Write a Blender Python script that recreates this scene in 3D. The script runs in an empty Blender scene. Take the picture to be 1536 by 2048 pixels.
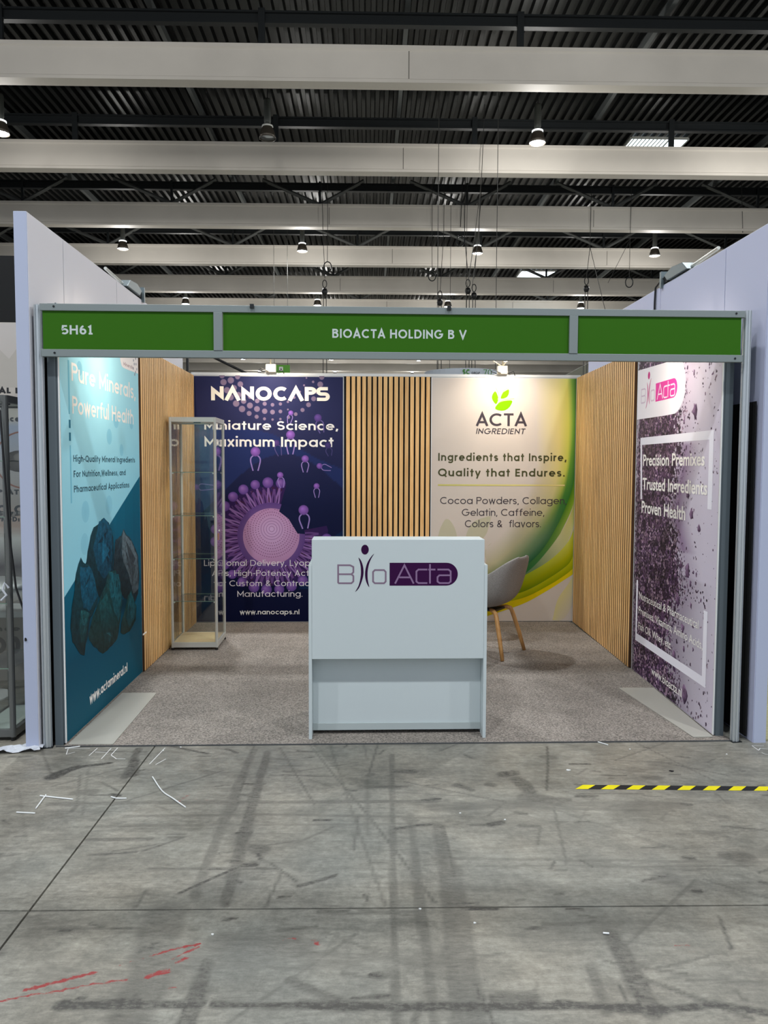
import bpy, bmesh, math, random
import numpy as np
from mathutils import Vector, Matrix

random.seed(7)
rng = np.random.default_rng(11)
SC = bpy.context.scene
COL = SC.collection
PI = math.pi

# ---------------------------------------------------------------- camera
cam_d = bpy.data.cameras.new('camera')
cam = bpy.data.objects.new('camera', cam_d)
COL.objects.link(cam)
SC.camera = cam
cam_d.sensor_fit = 'VERTICAL'
cam_d.sensor_height = 36.0
cam_d.lens = 36.0 * 1551.1 / 2048.0
cam_d.clip_start = 0.05
cam_d.clip_end = 300
_yaw, _pitch, _roll = math.radians(-1.946), math.radians(-3.389), math.radians(0.206)
_f = Vector((-math.sin(_yaw) * math.cos(_pitch), math.cos(_yaw) * math.cos(_pitch), math.sin(_pitch)))
_r = Vector((math.cos(_yaw), math.sin(_yaw), 0))
_u = _r.cross(_f)
_r2 = _r * math.cos(_roll) + _u * math.sin(_roll)
_u2 = -_r * math.sin(_roll) + _u * math.cos(_roll)
m = Matrix((_r2, _u2, -_f)).transposed().to_4x4()
m.translation = Vector((-0.218, -4.367, 1.601))
cam.matrix_world = m

# ---------------------------------------------------------------- world, exposure
world = bpy.data.worlds.new('hall_surroundings')
SC.world = world
world.use_nodes = True
bg = world.node_tree.nodes['Background']
bg.inputs[0].default_value = (0.80, 0.88, 1.0, 1)
bg.inputs[1].default_value = 0.70
SC.view_settings.view_transform = 'Standard'
SC.view_settings.look = 'None'
SC.view_settings.gamma = 1
SC.view_settings.use_curve_mapping = False
SC.view_settings.exposure = 0.0
LAMP_POWER = 640.0        # each lit high-bay lamp of the hall, downwards
BEAM_FILL = 120.0        # added fill light below each lit lamp, brightens the roof beams
SPOT_POWER = 60.0         # each arm spotlight of the booth

D = {'A_arc': [[(0.6504, 2.3962), (0.6733, 2.3575), (0.6828, 2.3187), (0.6721, 2.2741)], [(0.722, 2.3412), (0.7441, 2.3747), (0.7833, 2.3916)], [(0.6782, 2.2408), (0.7397, 2.2746), (0.841, 2.2863)]],
 'A_bands': [([[(1.482, 1.568), (1.4299, 1.3125), (1.3062, 1.0047), (1.13, 0.7216), (0.8751, 0.4895)], [(1.4843, 1.4404), (1.4627, 1.2101), (1.3536, 0.9533), (1.1929, 0.67), (0.9275, 0.4377)]],
              [[(60, 130, 45), (70, 130, 30), (90, 140, 50), (70, 120, 60), (30, 100, 55)], [(130, 170, 50), (150, 185, 50), (140, 170, 80), (70, 130, 70), (25, 95, 50)]]),
             ([[(1.4867, 1.3126), (1.4336, 1.1075), (1.3084, 0.8761), (1.0803, 0.5926), (0.8248, 0.3861)], [(1.4858, 1.0819), (1.4524, 0.9277), (1.3374, 0.6957), (1.1074, 0.5151), (0.8763, 0.3964)]],
              [[(165, 180, 60), (215, 205, 120), (205, 205, 160), (110, 140, 100), (30, 95, 55)], [(190, 200, 70), (215, 215, 150), (190, 195, 140), (110, 140, 90), (40, 105, 50)]]),
             ([[(1.4872, 1.0049), (1.4128, 0.8247), (1.2347, 0.6441), (0.9784, 0.4894), (0.5781, 0.2935)], [(1.4848, 0.8504), (1.4153, 0.6854), (1.2364, 0.5408), (0.9798, 0.3963), (0.5787, 0.2417)],
               [(1.4825, 0.6957), (1.4169, 0.5924), (1.2377, 0.4632), (0.9808, 0.3237), (0.5792, 0.195)]],
              [[(200, 205, 60), (215, 215, 90), (190, 195, 60), (150, 165, 30), (120, 140, 10)], [(205, 200, 40), (185, 185, 20), (160, 165, 10), (140, 150, 0), (110, 130, 0)],
               [(150, 165, 10), (130, 150, 0), (120, 140, 0), (100, 125, 0), (90, 115, 0)]]),
             ([[(1.4823, 0.706), (1.4169, 0.5924), (1.2377, 0.4632), (0.9808, 0.3237), (0.5791, 0.2054)], [(1.4799, 0.5509), (1.3928, 0.4889), (1.2134, 0.3596), (0.9563, 0.2305), (0.5798, 0.138)]],
              [[(210, 205, 30), (190, 190, 20), (180, 180, 10), (175, 175, 10), (165, 165, 10)], [(160, 170, 10), (150, 160, 0), (130, 150, 0), (130, 145, 0), (180, 170, 10)]]),
             ([[(1.4797, 0.5613), (1.3928, 0.4889), (1.2132, 0.3752), (0.956, 0.2512), (0.5795, 0.1691)], [(1.4808, 0.4991), (1.3679, 0.4267), (1.1882, 0.313), (0.9569, 0.1889), (0.5807, 0.0601)]],
              [[(225, 205, 30), (230, 205, 20), (225, 200, 10), (215, 190, 10), (205, 180, 10)], [(225, 205, 30), (230, 210, 20), (225, 205, 10), (215, 195, 10), (200, 180, 20)]]),
             ([[(1.481, 0.4888), (1.4206, 0.3852), (1.3194, 0.2296), (1.2709, 0.0216)], [(1.4858, 0.2292), (1.4612, 0.1513), (1.4005, 0.0472), (1.3387, 0.0109)]],
              [[(222, 212, 150), (222, 212, 150), (222, 212, 150), (222, 212, 150)], [(212, 202, 180), (212, 202, 180), (212, 202, 180), (212, 202, 180)]])],
 'A_body': [('Cocoa Powders, Collagen,', 0.0984, 1.2189, 1.2951, 0.071), ('Gelatin, Caffeine,', 0.3212, 1.0984, 0.846, 0.0701), ('Colors &  flavors.', 0.353, 0.9819, 0.7818, 0.0713)],
 'A_faint': [[(0.1653, 1.0666), (0.2223, 1.0214), (0.2686, 0.9082), (0.2641, 0.7834), (0.0769, 0.7834), (0.0872, 0.9194), (0.1205, 1.01)],
             [(0.3713, 0.8515), (0.3817, 0.9423), (0.4375, 1.033), (0.5279, 1.0727), (0.6128, 1.0898), (0.6025, 0.9991), (0.5639, 0.897), (0.4851, 0.8288)],
             [(0.5767, 0.772), (0.6898, 0.8403), (0.8722, 0.8289), (1.0107, 0.7264), (0.9209, 0.6124), (0.6927, 0.6011), (0.5782, 0.6468)]],
 'A_head': [('Ingredients that Inspire,', 0.0758, 1.6571, 1.31, 0.0783), ('Quality that Endures.', 0.0748, 1.5001, 1.2977, 0.0785)],
 'A_leaf': [[(0.6485, 2.3596), (0.6774, 2.302), (0.6746, 2.2574), (0.6546, 2.2328), (0.6214, 2.2738), (0.6175, 2.3182)], [(0.7057, 2.2888), (0.722, 2.3412), (0.7554, 2.367), (0.7857, 2.3772), (0.7841, 2.3305), (0.7563, 2.2969)],
            [(0.6507, 2.1849), (0.6727, 2.2296), (0.7286, 2.2611), (0.8187, 2.2673), (0.8025, 2.2137), (0.7635, 2.1778), (0.7129, 2.1664)]],
 'A_line': [(0.0743, 1.4181), (1.3731, 1.4036)],
 'A_logo': ('ACTA', 0.4589, 2.011, 0.5125, 0.1282),
 'A_sub': ('INGREDIENT', 0.4563, 1.9306, 0.5163, 0.0558),
 'A_swoosh': ([[(1.0514, 2.4913), (1.0688, 2.023), (1.0655, 1.5666), (0.9423, 1.2092), (0.7658, 0.9528), (0.6388, 0.8245), (0.5726, 0.7731)],
               [(1.2657, 2.4929), (1.2992, 2.0243), (1.2967, 1.5674), (1.21, 1.2097), (0.9471, 0.8759), (0.7181, 0.6547), (0.5749, 0.5672)],
               [(1.3781, 2.4937), (1.4018, 2.0248), (1.3842, 1.5677), (1.2873, 1.2098), (1.0764, 0.8503), (0.7963, 0.5928), (0.5758, 0.4898)],
               [(1.4292, 2.4941), (1.448, 2.0251), (1.4244, 1.6187), (1.3535, 1.2611), (1.1947, 0.8761), (0.8998, 0.5669), (0.5767, 0.4124)],
               [(1.4906, 2.4945), (1.4942, 2.0253), (1.4787, 1.4659), (1.421, 1.2357), (1.2718, 0.9018), (1.0028, 0.5927), (0.5773, 0.3607)]],
              [[(214, 204, 194), (214, 204, 194), (214, 204, 194), (214, 204, 194), (214, 204, 194), (214, 204, 194), (214, 204, 194)],
               [(236, 222, 158), (238, 224, 150), (234, 222, 148), (205, 200, 150), (185, 185, 150), (190, 186, 150), (195, 190, 155)],
               [(230, 226, 122), (228, 228, 108), (212, 218, 96), (140, 165, 80), (120, 150, 110), (130, 150, 110), (150, 155, 110)],
               [(136, 186, 84), (142, 192, 74), (112, 168, 62), (70, 130, 60), (80, 120, 85), (60, 110, 80), (60, 110, 75)],
               [(28, 100, 55), (28, 105, 50), (40, 110, 50), (50, 120, 50), (60, 110, 60), (20, 90, 55), (30, 100, 55)]]),
 'A_w': 1.483,
 'C_B': ([(0.1518, 0.9247), (0.1518, 1.0291), (0.2209, 1.029), (0.2396, 1.0192), (0.2397, 0.9889), (0.2284, 0.9768)], [(0.1518, 0.9769), (0.2284, 0.9768), (0.2397, 0.9662), (0.2397, 0.9359), (0.2285, 0.9245), (0.1518, 0.9247)]),
 'C_acta': [[(0.4809, 0.9219), (0.5347, 1.0295), (0.5889, 0.9217)], [(0.5048, 0.9583), (0.5713, 0.9582)], [(0.6678, 1.0036), (0.6164, 1.0037), (0.6043, 0.9931), (0.6047, 0.9338), (0.6169, 0.9247), (0.6683, 0.9246)],
            [(0.6827, 1.0355), (0.6835, 0.9216)], [(0.6731, 1.0036), (0.7147, 1.0036)],
            [(0.726, 1.0036), (0.7904, 1.0035), (0.8033, 0.9929), (0.8039, 0.9335), (0.7926, 0.9244), (0.7395, 0.9245), (0.7273, 0.9337), (0.7271, 0.9595), (0.7376, 0.9701), (0.8035, 0.9701)]],
 'C_dot': (0.3063, 1.1196, 0.0217, 0.0284),
 'C_i1': [(0.2696, 1.0736), (0.2862, 1.0509), (0.2968, 1.0131), (0.2976, 0.9752), (0.2886, 0.9373), (0.2714, 0.8956), (0.2504, 0.8744), (0.2684, 0.907), (0.2788, 0.9449), (0.2833, 0.9828), (0.2817, 1.0206), (0.2756, 1.0509)],
 'C_i2': [(0.3597, 1.0962), (0.341, 1.0773), (0.32, 1.0433), (0.3096, 1.0055), (0.3074, 0.9676), (0.315, 0.9297), (0.3316, 0.9009), (0.3255, 0.9297), (0.3217, 0.96), (0.3224, 0.9979), (0.3298, 1.0357), (0.3432, 1.0697)],
 'C_o': [(0.3637, 1.0009), (0.4165, 1.0008), (0.4263, 0.9902), (0.4265, 0.9341), (0.4167, 0.9242), (0.364, 0.9243), (0.3534, 0.9342), (0.3532, 0.9903), (0.3637, 1.0009)],
 'C_pill': [(0.4487, 1.0432), (0.4492, 0.9098), (0.7836, 0.9092), (0.8452, 0.9761)],
 'F_chalk': [[(-1.73, -0.011), (-1.85, -0.016), (-1.829, -0.101), (-1.793, -0.068)], [(-1.689, -0.01), (-1.697, -0.123)], [(-1.611, -0.012), (-1.614, -0.173)], [(-1.683, -0.07), (-1.616, -0.077)],
             [(-1.576, -0.008), (-1.579, -0.117), (-1.532, -0.175), (-1.483, -0.176)], [(-1.308, -0.014), (-1.332, -0.254)], [(-1.298, -0.264), (-1.263, -0.182)]],
 'F_chalk2': [[(2.054, -0.061), (2.055, -0.136)], [(2.056, -0.06), (2.122, -0.065)], [(2.059, -0.129), (2.078, -0.105), (2.118, -0.117)], [(2.053, -0.171), (2.063, -0.192), (2.082, -0.196)]],
 'F_chips': [(0.894, -0.395, 0), (1.437, -0.422, 1), (0.452, -0.958, 0), (1.329, -0.102, 0), (1.843, -0.191, 0), (0.257, -0.887, 0), (0.01, -1.657, 0), (-1.222, -0.009, 0), (-1.308, -0.061, 0), (-0.711, -1.79, 0),
             (0.194, -1.748, 0)],
 'F_marks': [([(-1.67, -0.736), (-1.203, -0.732), (-0.61, -0.742), (0.154, -0.753)], 0.035, 0.42, 0), ([(-1.278, -0.875), (-0.596, -0.875), (0.137, -0.924)], 0.022, 0.35, 0),
             ([(-1.415, -0.97), (-0.696, -0.977), (0.131, -0.986)], 0.015, 0.25, 0), ([(0.143, -0.818), (0.558, -0.805), (0.871, -0.801), (1.333, -0.825)], 0.075, 0.3, 0), ([(0.693, -0.843), (1.257, -0.881)], 0.03, 0.25, 0),
             ([(-0.802, -0.058), (-0.82, -0.9), (-0.823, -1.539)], 0.045, 0.4, 0), ([(-0.72, -0.098), (-0.711, -0.952), (-0.7, -1.609)], 0.05, 0.55, 0), ([(-0.7, -1.937), (-0.708, -2.227)], 0.05, 0.6, 0),
             ([(-0.903, -1.666), (-0.875, -1.97), (-0.876, -2.232)], 0.14, 0.42, 0), ([(-0.026, -0.153), (-0.079, -1.454), (-0.106, -2.245)], 0.028, 0.45, 0), ([(0.025, -0.896), (0.012, -1.628), (0.005, -2.248)], 0.035, 0.38, 0),
             ([(-0.166, -0.493), (-0.173, -1.085)], 0.022, 0.35, 0), ([(0.139, -1.005), (0.119, -1.625), (0.072, -2.236)], 0.05, 0.4, 0), ([(0.174, -1.38), (0.122, -2.238)], 0.06, 0.4, 0),
             ([(0.163, -1.006), (0.164, -1.429)], 0.02, 0.5, 0), ([(0.657, -1.825), (0.652, -2.009), (0.647, -2.207)], 0.06, 0.6, 0), ([(0.531, -1.995), (0.513, -2.203)], 0.04, 0.45, 0),
             ([(0.668, -1.966), (0.729, -2.011), (0.933, -1.951)], 0.012, 0.5, 0), ([(-1.091, -2.126), (-0.885, -2.128)], 0.05, 0.95, 0), ([(-0.87, -2.13), (-0.685, -2.13)], 0.032, 0.85, 0),
             ([(-0.64, -2.135), (-0.387, -2.149)], 0.032, 0.85, 0), ([(-0.387, -2.144), (0.013, -2.166)], 0.04, 0.95, 0), ([(0.011, -2.159), (0.114, -2.165)], 0.045, 1, 0), ([(0.133, -2.166), (0.373, -2.171)], 0.03, 0.9, 0),
             ([(0.388, -2.164), (0.527, -2.18), (0.685, -2.194)], 0.042, 1, 0), ([(0.685, -2.194), (0.772, -2.187), (0.856, -2.178), (0.991, -2.217)], 0.03, 0.9, 0),
             ([(-0.658, -0.023), (-0.534, -0.42), (-0.418, -0.779)], 0.005, 0.55, 0), ([(-0.49, 0.013), (-0.333, -0.441), (-0.16, -0.917), (0.068, -1.614)], 0.005, 0.6, 0), ([(-0.102, 0.004), (-0.158, -0.413)], 0.006, 0.7, 0),
             ([(-0.375, 0.01), (-0.252, -0.784), (-0.116, -1.625)], 0.004, 0.45, 0), ([(-0.812, 0.021), (-0.787, -0.823)], 0.005, 0.7, 0), ([(-0.532, -0.37), (-0.217, -0.257)], 0.005, 0.5, 0),
             ([(-0.813, -1.241), (-0.463, -1.122)], 0.005, 0.45, 0), ([(-0.513, -1.378), (-0.552, -1.629)], 0.005, 0.6, 0), ([(-0.211, -0.903), (-0.232, -1.215)], 0.005, 0.6, 0),
             ([(-1.781, -0.421), (-1.747, -0.34), (-1.7, -0.29)], 0.07, 1, 0), ([(-1.727, -0.29), (-1.62, -0.258), (-1.549, -0.232)], 0.03, 0.95, 0), ([(-1.454, -0.023), (-1.41, -0.43)], 0.035, 0.7, 0),
             ([(-1.427, -0.192), (-1.381, -0.398)], 0.05, 0.8, 0), ([(0.543, -0.441), (0.603, -0.428)], 0.06, 0.7, 0), ([(0.6, -0.499), (0.634, -0.646)], 0.07, 0.6, 0), ([(0.618, -0.722), (0.732, -0.773)], 0.1, 0.5, 0),
             ([(0.288, -0.572), (0.346, -0.626)], 0.05, 0.6, 0), ([(0.443, -0.563), (0.463, -0.577)], 0.04, 0.5, 0), ([(0.374, -1.001), (0.431, -0.981)], 0.04, 0.9, 0),
             ([(0.87, -0.041), (0.799, -0.345), (0.72, -0.643)], 0.01, 0.9, 0), ([(1.051, -0.462), (1.174, -0.471)], 0.012, 0.7, 0), ([(0.843, -0.715), (0.956, -0.713)], 0.014, 0.8, 0),
             ([(1.466, -0.316), (1.71, -0.479)], 0.008, 0.6, 0), ([(0.513, -1.015), (0.58, -1.021)], 0.03, 0.6, 0), ([(0.601, -1.017), (0.545, -1.195)], 0.012, 0.5, 0), ([(0.52, -0.885), (0.558, -0.897)], 0.03, 0.6, 0),
             ([(0.096, -1.293), (1.449, -1.364)], 0.02, 0.3, 0), ([(0.265, -1.358), (1.357, -1.392)], 0.01, 0.4, 0), ([(0.973, -1.468), (0.999, -1.468)], 0.08, 0.4, 0), ([(0.111, -1.627), (0.224, -1.621)], 0.012, 0.8, 0),
             ([(0.18, -1.652), (0.289, -1.66)], 0.022, 1, 0), ([(0.542, -1.667), (0.596, -1.673)], 0.014, 1, 0), ([(-1.324, -1.623), (-1.323, -1.623)], 0.001, 0, 0), ([(-0.427, -2.03), (-0.269, -2.137)], 0.035, 0.5, 0),
             ([(-0.662, -1.833), (-0.441, -1.866)], 0.13, 0.4, 0), ([(-0.905, -1.919), (0.034, -1.958)], 0.09, 0.25, 0), ([(-1.371, -1.098), (-1.107, -1.094)], 0.03, 0.5, 0), ([(-1.041, -1.344), (-0.525, -1.358)], 0.015, 0.5, 0),
             ([(-0.668, -1.325), (-0.628, -1.326)], 0.03, 0.8, 0), ([(-0.684, -1.703), (-0.646, -1.692)], 0.015, 0.9, 0), ([(-0.96, -0.035), (-0.886, -0.102)], 0.018, 0.8, 0), ([(-1.652, -0.392), (-1.546, -0.723)], 0.008, 0.6, 0),
             ([(-1.516, -0.64), (-1.369, -0.649)], 0.01, 0.8, 0), ([(-1.415, -0.636), (-1.375, -0.649)], 0.03, 0.9, 0), ([(-1.279, -1.738), (-0.909, -1.744)], 0.012, 0.4, 0), ([(-0.173, -2.014), (-0.149, -2.017)], 0.02, 0.9, 0),
             ([(-0.809, -0.524), (-0.683, -0.527)], 0.008, 0.7, 0), ([(-1.231, -2.054), (-1.166, -2.027), (-1.1, -1.999), (-1.042, -1.975)], 0.018, 0.95, 1),
             ([(-1.284, -2.102), (-1.206, -2.077), (-1.15, -2.067), (-1.049, -2.036), (-0.933, -2.014)], 0.013, 0.85, 1), ([(-0.876, -1.89), (-0.806, -1.856), (-0.748, -1.839)], 0.014, 0.95, 1),
             ([(-0.82, -1.919), (-0.78, -1.883), (-0.743, -1.853)], 0.012, 0.9, 1), ([(-0.872, -2.004), (-0.848, -1.985), (-0.815, -1.976)], 0.025, 0.95, 1), ([(-0.797, -1.935), (-0.777, -1.916)], 0.02, 0.8, 1),
             ([(-0.798, -2.06), (-0.776, -2.055)], 0.012, 0.8, 1), ([(-0.471, -1.827), (-0.449, -1.817), (-0.424, -1.816)], 0.009, 0.85, 1), ([(-0.368, -1.828), (-0.349, -1.853)], 0.02, 0.8, 1),
             ([(-0.982, -1.942), (-0.879, -1.894)], 0.01, 0.6, 1), ([(-1.07, -0.721), (-1.033, -0.646)], 0.02, 0.6, 1), ([(-1.224, -0.653), (-0.825, -0.728)], 0.03, 0.3, 1), ([(0.849, -1.891), (0.907, -1.895)], 0.008, 0.8, 1),
             ([(0.861, -1.915), (0.926, -1.934)], 0.012, 0.5, 1)],
 'F_ties': [[(-1.269, -0.434), (-1.177, -0.608), (-1.105, -0.695), (-1.021, -0.796)], [(-1.714, -0.789), (-1.727, -0.64)], [(-1.751, -0.651), (-1.578, -0.695)], [(-1.786, -0.829), (-1.697, -0.841)],
            [(-1.405, -0.671), (-1.371, -0.689), (-1.326, -0.69)], [(0.079, 0.131), (0.288, 0.059)], [(0.164, 0.087), (0.184, 0.146)], [(0.626, -1.822), (0.646, -1.825)], [(1.181, 0.013), (1.224, -0.036)],
            [(-1.867, -0.017), (-1.794, 0.012)]],
 'G_ring': (1.1745, 1.6383),
 'G_text': [('CAL B', 0.9342, 2.1546, 0.2333, 0.0444), ('Science>', 0.8826, 1.9361, 0.2913, 0.0464), ('PLATE', 0.9638, 1.368, 0.2044, 0.0392), ('O OI', 0.9562, 1.219, 0.2548, 0.0667), ('PRODUC', 0.9546, 1.1561, 0.2201, 0.0374)],
 'H_text': [('5H61', 0.1212, 2.3137, 0.167, 0.0499), ('BIOACTA HOLDING B V', 1.5981, 2.3083, 0.7441, 0.0491)],
 'L_bars': [([(0.1336, 2.2017), (0.1578, 1.8942)], 0), ([(0.1336, 1.8612), (0.161, 1.8137)], 1), ([(0.1334, 1.7879), (0.1607, 1.7398)], 1), ([(0.1406, 1.7146), (0.1582, 1.3789)], 0)],
 'L_circ': [(0.8475, 1.7902, 0.0528), (0.3761, 1.3162, 0.067), (1.1059, 1.7061, 0.0427), (0.8183, 1.335, 0.065), (0.351, 1.1205, 0.0668), (0.9954, 1.9124, 0.0584), (1.3468, 1.9067, 0.0445), (0.3202, 2.1765, 0.0436)],
 'L_logo': [(1.104, 2.3414), (1.1242, 2.3104), (1.1508, 2.2927), (1.235, 2.2861), (1.5623, 2.2882), (1.5684, 2.405)],
 'L_logotext': [('Minerals', 1.1794, 2.3048, 0.2341, 0.0258)],
 'L_rocks': [([(0.5783, 1.2197), (0.6609, 1.249), (0.7089, 1.2577), (0.8046, 1.2188), (0.8571, 1.1655), (0.8877, 1.1132), (0.8888, 0.9884), (0.8608, 0.8506), (0.6825, 0.7636), (0.5989, 0.7457), (0.4805, 0.8587), (0.3582, 0.9824),
               (0.3944, 1.0682), (0.4529, 1.1608), (0.5104, 1.2095)],
              [(0.6138, 1.2405), (0.7089, 1.2577), (0.7996, 1.2191), (0.8639, 1.1484), (0.8683, 0.9907), (0.8377, 0.8952), (0.6876, 0.8593), (0.5743, 0.9308), (0.4972, 1.0876), (0.5758, 1.1731)], 0),
             ([(1.1184, 1.1526), (1.1868, 1.1032), (1.3165, 1.0468), (1.4649, 0.9217), (1.4885, 0.7609), (1.45, 0.6368), (1.3529, 0.5799), (1.1762, 0.629), (1.0119, 0.7092), (0.8604, 0.8423), (0.8935, 0.9795), (0.9386, 1.0917),
               (1.0603, 1.1059)],
              [(1.1123, 1.1444), (1.172, 1.0958), (1.3015, 1.0483), (1.4487, 0.9143), (1.4582, 0.6726), (1.3263, 0.6572), (1.243, 0.7871), (1.106, 0.9198), (1.0691, 1.0105), (1.0878, 1.1034)], 1),
             ([(0.7873, 0.8938), (0.8498, 0.8837), (0.9275, 0.8831), (1.0043, 0.8216), (1.0642, 0.6572), (1.0155, 0.5195), (0.9419, 0.4066), (0.7851, 0.3839), (0.6378, 0.3744), (0.4595, 0.4684), (0.3775, 0.5562), (0.4698, 0.6598),
               (0.5866, 0.732), (0.709, 0.8077)],
              [(0.7992, 0.884), (0.9922, 0.8488), (1.0564, 0.6672), (0.9747, 0.5191), (0.8741, 0.6149), (0.8043, 0.7435)], 2),
             ([(0.5854, 0.7085), (0.7305, 0.7556), (0.849, 0.6279), (0.9464, 0.4908), (0.9179, 0.4544), (0.7895, 0.4657), (0.6452, 0.5134), (0.6037, 0.6179)], [(0.7411, 0.4927), (0.8652, 0.449), (0.738, 0.436), (0.668, 0.4923)],
              3),
             ([(0.2795, 1.0479), (0.359, 0.9973), (0.4532, 0.9624), (0.5041, 0.886), (0.5765, 0.7574), (0.5396, 0.7089), (0.4257, 0.653), (0.3325, 0.5057), (0.3084, 0.4437), (0.2481, 0.466), (0.1164, 0.5704), (0.0926, 0.6545),
               (0.1178, 0.771), (0.1714, 0.8769), (0.1953, 0.9601), (0.2375, 1.0127)],
              [(0.2665, 0.9943), (0.4424, 0.9638), (0.5148, 0.8767), (0.5655, 0.7672), (0.4735, 0.7286), (0.4063, 0.695), (0.3035, 0.7368), (0.2686, 0.8467), (0.253, 0.93)], 0),
             ([(0.2623, 0.7296), (0.4059, 0.6874), (0.3357, 0.5653), (0.2892, 0.4709), (0.2521, 0.5393), (0.2377, 0.6459)], [(0.28, 0.6817), (0.3617, 0.658), (0.3159, 0.5847), (0.2846, 0.5766)], 3),
             ([(1.2676, 0.6894), (1.3396, 0.6186), (1.3982, 0.5534), (1.3769, 0.447), (1.2225, 0.3974), (1.1067, 0.4003), (1.011, 0.4342), (1.0282, 0.4997), (1.1157, 0.5695), (1.1924, 0.6616)],
              [(1.2669, 0.676), (1.3822, 0.5471), (1.3472, 0.4713), (1.1948, 0.4301), (1.1412, 0.5119), (1.2041, 0.6063)], 2)],
 'L_text': [('Pure Minerals,', 0.1891, 2.09, 1.2687, 0.106), ('Powerful Health', 0.1921, 1.9001, 1.206, 0.1028), ('High-Quality Mineral Ingredients', 0.1923, 1.62, 1.2305, 0.0391),
            ('For Nutrition,Wellness, and', 0.1931, 1.5295, 0.996, 0.0385), ('Pharmaceutical Applications', 0.1921, 1.4395, 1.0793, 0.04)],
 'L_tri': [(1.5858, 1.5377), (0.0176, 0.8525)],
 'L_url': ('www.actamineral.nl', 0.3863, 0.1214, 0.7711, 0.0616),
 'L_w': (1.5472, -0.0007),
 'N_body': [('Liposomal Delivery, Lyophilized', 0.0899, 0.5866, 1.3379, 0.0594), ('APIs, High-Potency Actives,', 0.1706, 0.4836, 1.1682, 0.0584), ('for Custom & Contract', 0.1853, 0.3793, 1.0031, 0.0585),
            ('Manufacturing.', 0.4229, 0.2702, 0.6594, 0.0608)],
 'N_dots': [(0.2867, 2.4966, 0.0275), (0.3742, 2.4508, 0.0327), (0.4417, 2.4854, 0.0253), (0.3016, 2.4317, 0.0317), (0.4681, 2.4133, 0.0285), (0.3351, 2.3524, 0.0317), (0.4046, 2.3757, 0.0296), (0.3707, 2.2823, 0.0317),
            (0.4486, 2.3067, 0.0296), (0.4252, 2.2206, 0.0327), (0.5, 2.2449, 0.0275), (0.4839, 2.167, 0.0327), (0.562, 2.2017, 0.0306), (0.5542, 2.1228, 0.0253), (0.6349, 2.2478, 0.0232), (0.6324, 2.1679, 0.0296),
            (0.6288, 2.09, 0.0211), (0.7096, 2.2203, 0.0211), (0.7092, 2.1456, 0.0275), (0.7067, 2.0697, 0.0158), (0.7875, 2.2104, 0.019), (0.7872, 2.1377, 0.0243), (0.7878, 2.0629, 0.0127), (0.8666, 2.2192, 0.0169),
            (0.8663, 2.1444, 0.019), (0.866, 2.0685, 0.0127), (0.9463, 2.0866, 0.0169), (0.9416, 2.2404, 0.0127), (0.9414, 2.1646, 0.0095), (1.0194, 2.1183, 0.019), (1.0617, 2.3419, 0.0116), (1.0043, 2.2844, 0.0137),
            (1.1036, 2.4064, 0.0106), (1.1277, 2.4791, 0.0084), (1.1943, 2.4413, 0.0127), (1.0873, 2.1603, 0.0211), (1.1479, 2.2126, 0.0243), (1.1992, 2.2732, 0.0253), (1.2358, 2.3451, 0.0264), (1.2651, 2.4159, 0.0296),
            (1.2808, 2.4885, 0.0264), (0.5678, 2.2919, 0.0253)],
 'N_lip': [(0.6142, 1.741, 0.0486, 0.1795, 0, 1), (0.9665, 1.9117, 0.0443, 0.1901, 0, 1), (1.2417, 2.0831, 0.038, 0.1478, 15, 0.6), (0.9704, 2.1305, 0.0253, 0.1056, -10, 1), (0.8253, 1.8286, 0.0317, 0.1267, 15, 0.5),
           (1.3429, 1.8069, 0.0317, 0.095, 10, 0.35), (1.1122, 1.6718, 0.0359, 0.1267, 0, 1), (1.2567, 1.6, 0.0296, 0.1162, 75, 0.9), (0.8615, 1.5063, 0.0317, 0.1214, 8, 1), (1.227, 1.3971, 0.0296, 0.1109, 2, 1),
           (1.0952, 1.1543, 0.0507, 0.1742, 5, 1), (0.0199, 1.3833, 0.0317, 0.1901, 90, 0.7)],
 'N_logo': ('N^NOC^PS', 0.1769, 2.2511, 1.1841, 0.1395),
 'N_sph': (0.7684, 0.8864),
 'N_text': [('Miniature Science,', 0.1068, 1.9594, 1.3378, 0.0882), ('Maximum Impact', 0.1072, 1.7909, 1.2913, 0.0989)],
 'N_url': ('www.nanocaps.nl', 0.4479, 0.0895, 0.6022, 0.0492),
 'N_x': (-0.0071, 1.4997, 1.5176, 2.3865),
 'R_body': [('Nutraceutical & Pharmaceutical', 0.1578, 0.5959, 1.121, 0.0577), ('Premixes, Vitamins, Amino Acids,', 0.1572, 0.4826, 1.1893, 0.0578), ('Fish Oil, Whey, etc.', 0.1542, 0.3627, 0.6859, 0.0561)],
 'R_dot': (0.283, 2.2776),
 'R_frame': [[(0.1356, 1.3578), (0.1031, 1.8227), (1.4207, 1.8148), (1.418, 1.3479)], [(0.0998, 0.7304), (0.0863, 0.2602), (1.4039, 0.2578), (1.3934, 0.7277)]],
 'R_head': [('Precision Premixes', 0.176, 1.6161, 1.126, 0.0829), ('Trusted Ingredients', 0.1774, 1.4382, 1.1737, 0.0857), ('Proven Health', 0.1675, 1.2618, 0.8532, 0.0879)],
 'R_logo': [(0.1019, 2.2001), (0.4352, 2.0711), (0.4262, 2.2018), (0.825, 2.1297)],
 'R_panel': [(0.0271, 2.3427), (0.6147, 2.3272), (0.8375, 2.3218), (0.914, 2.2796), (0.9495, 2.212), (0.96, 2.1478), (0.949, 2.0699), (0.8811, 1.9958), (0.7975, 1.9613), (0.6401, 1.9593), (0.0248, 1.9664)],
 'R_th': (0.1041, 0.1433, 1.3527, 1.4219),
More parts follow.
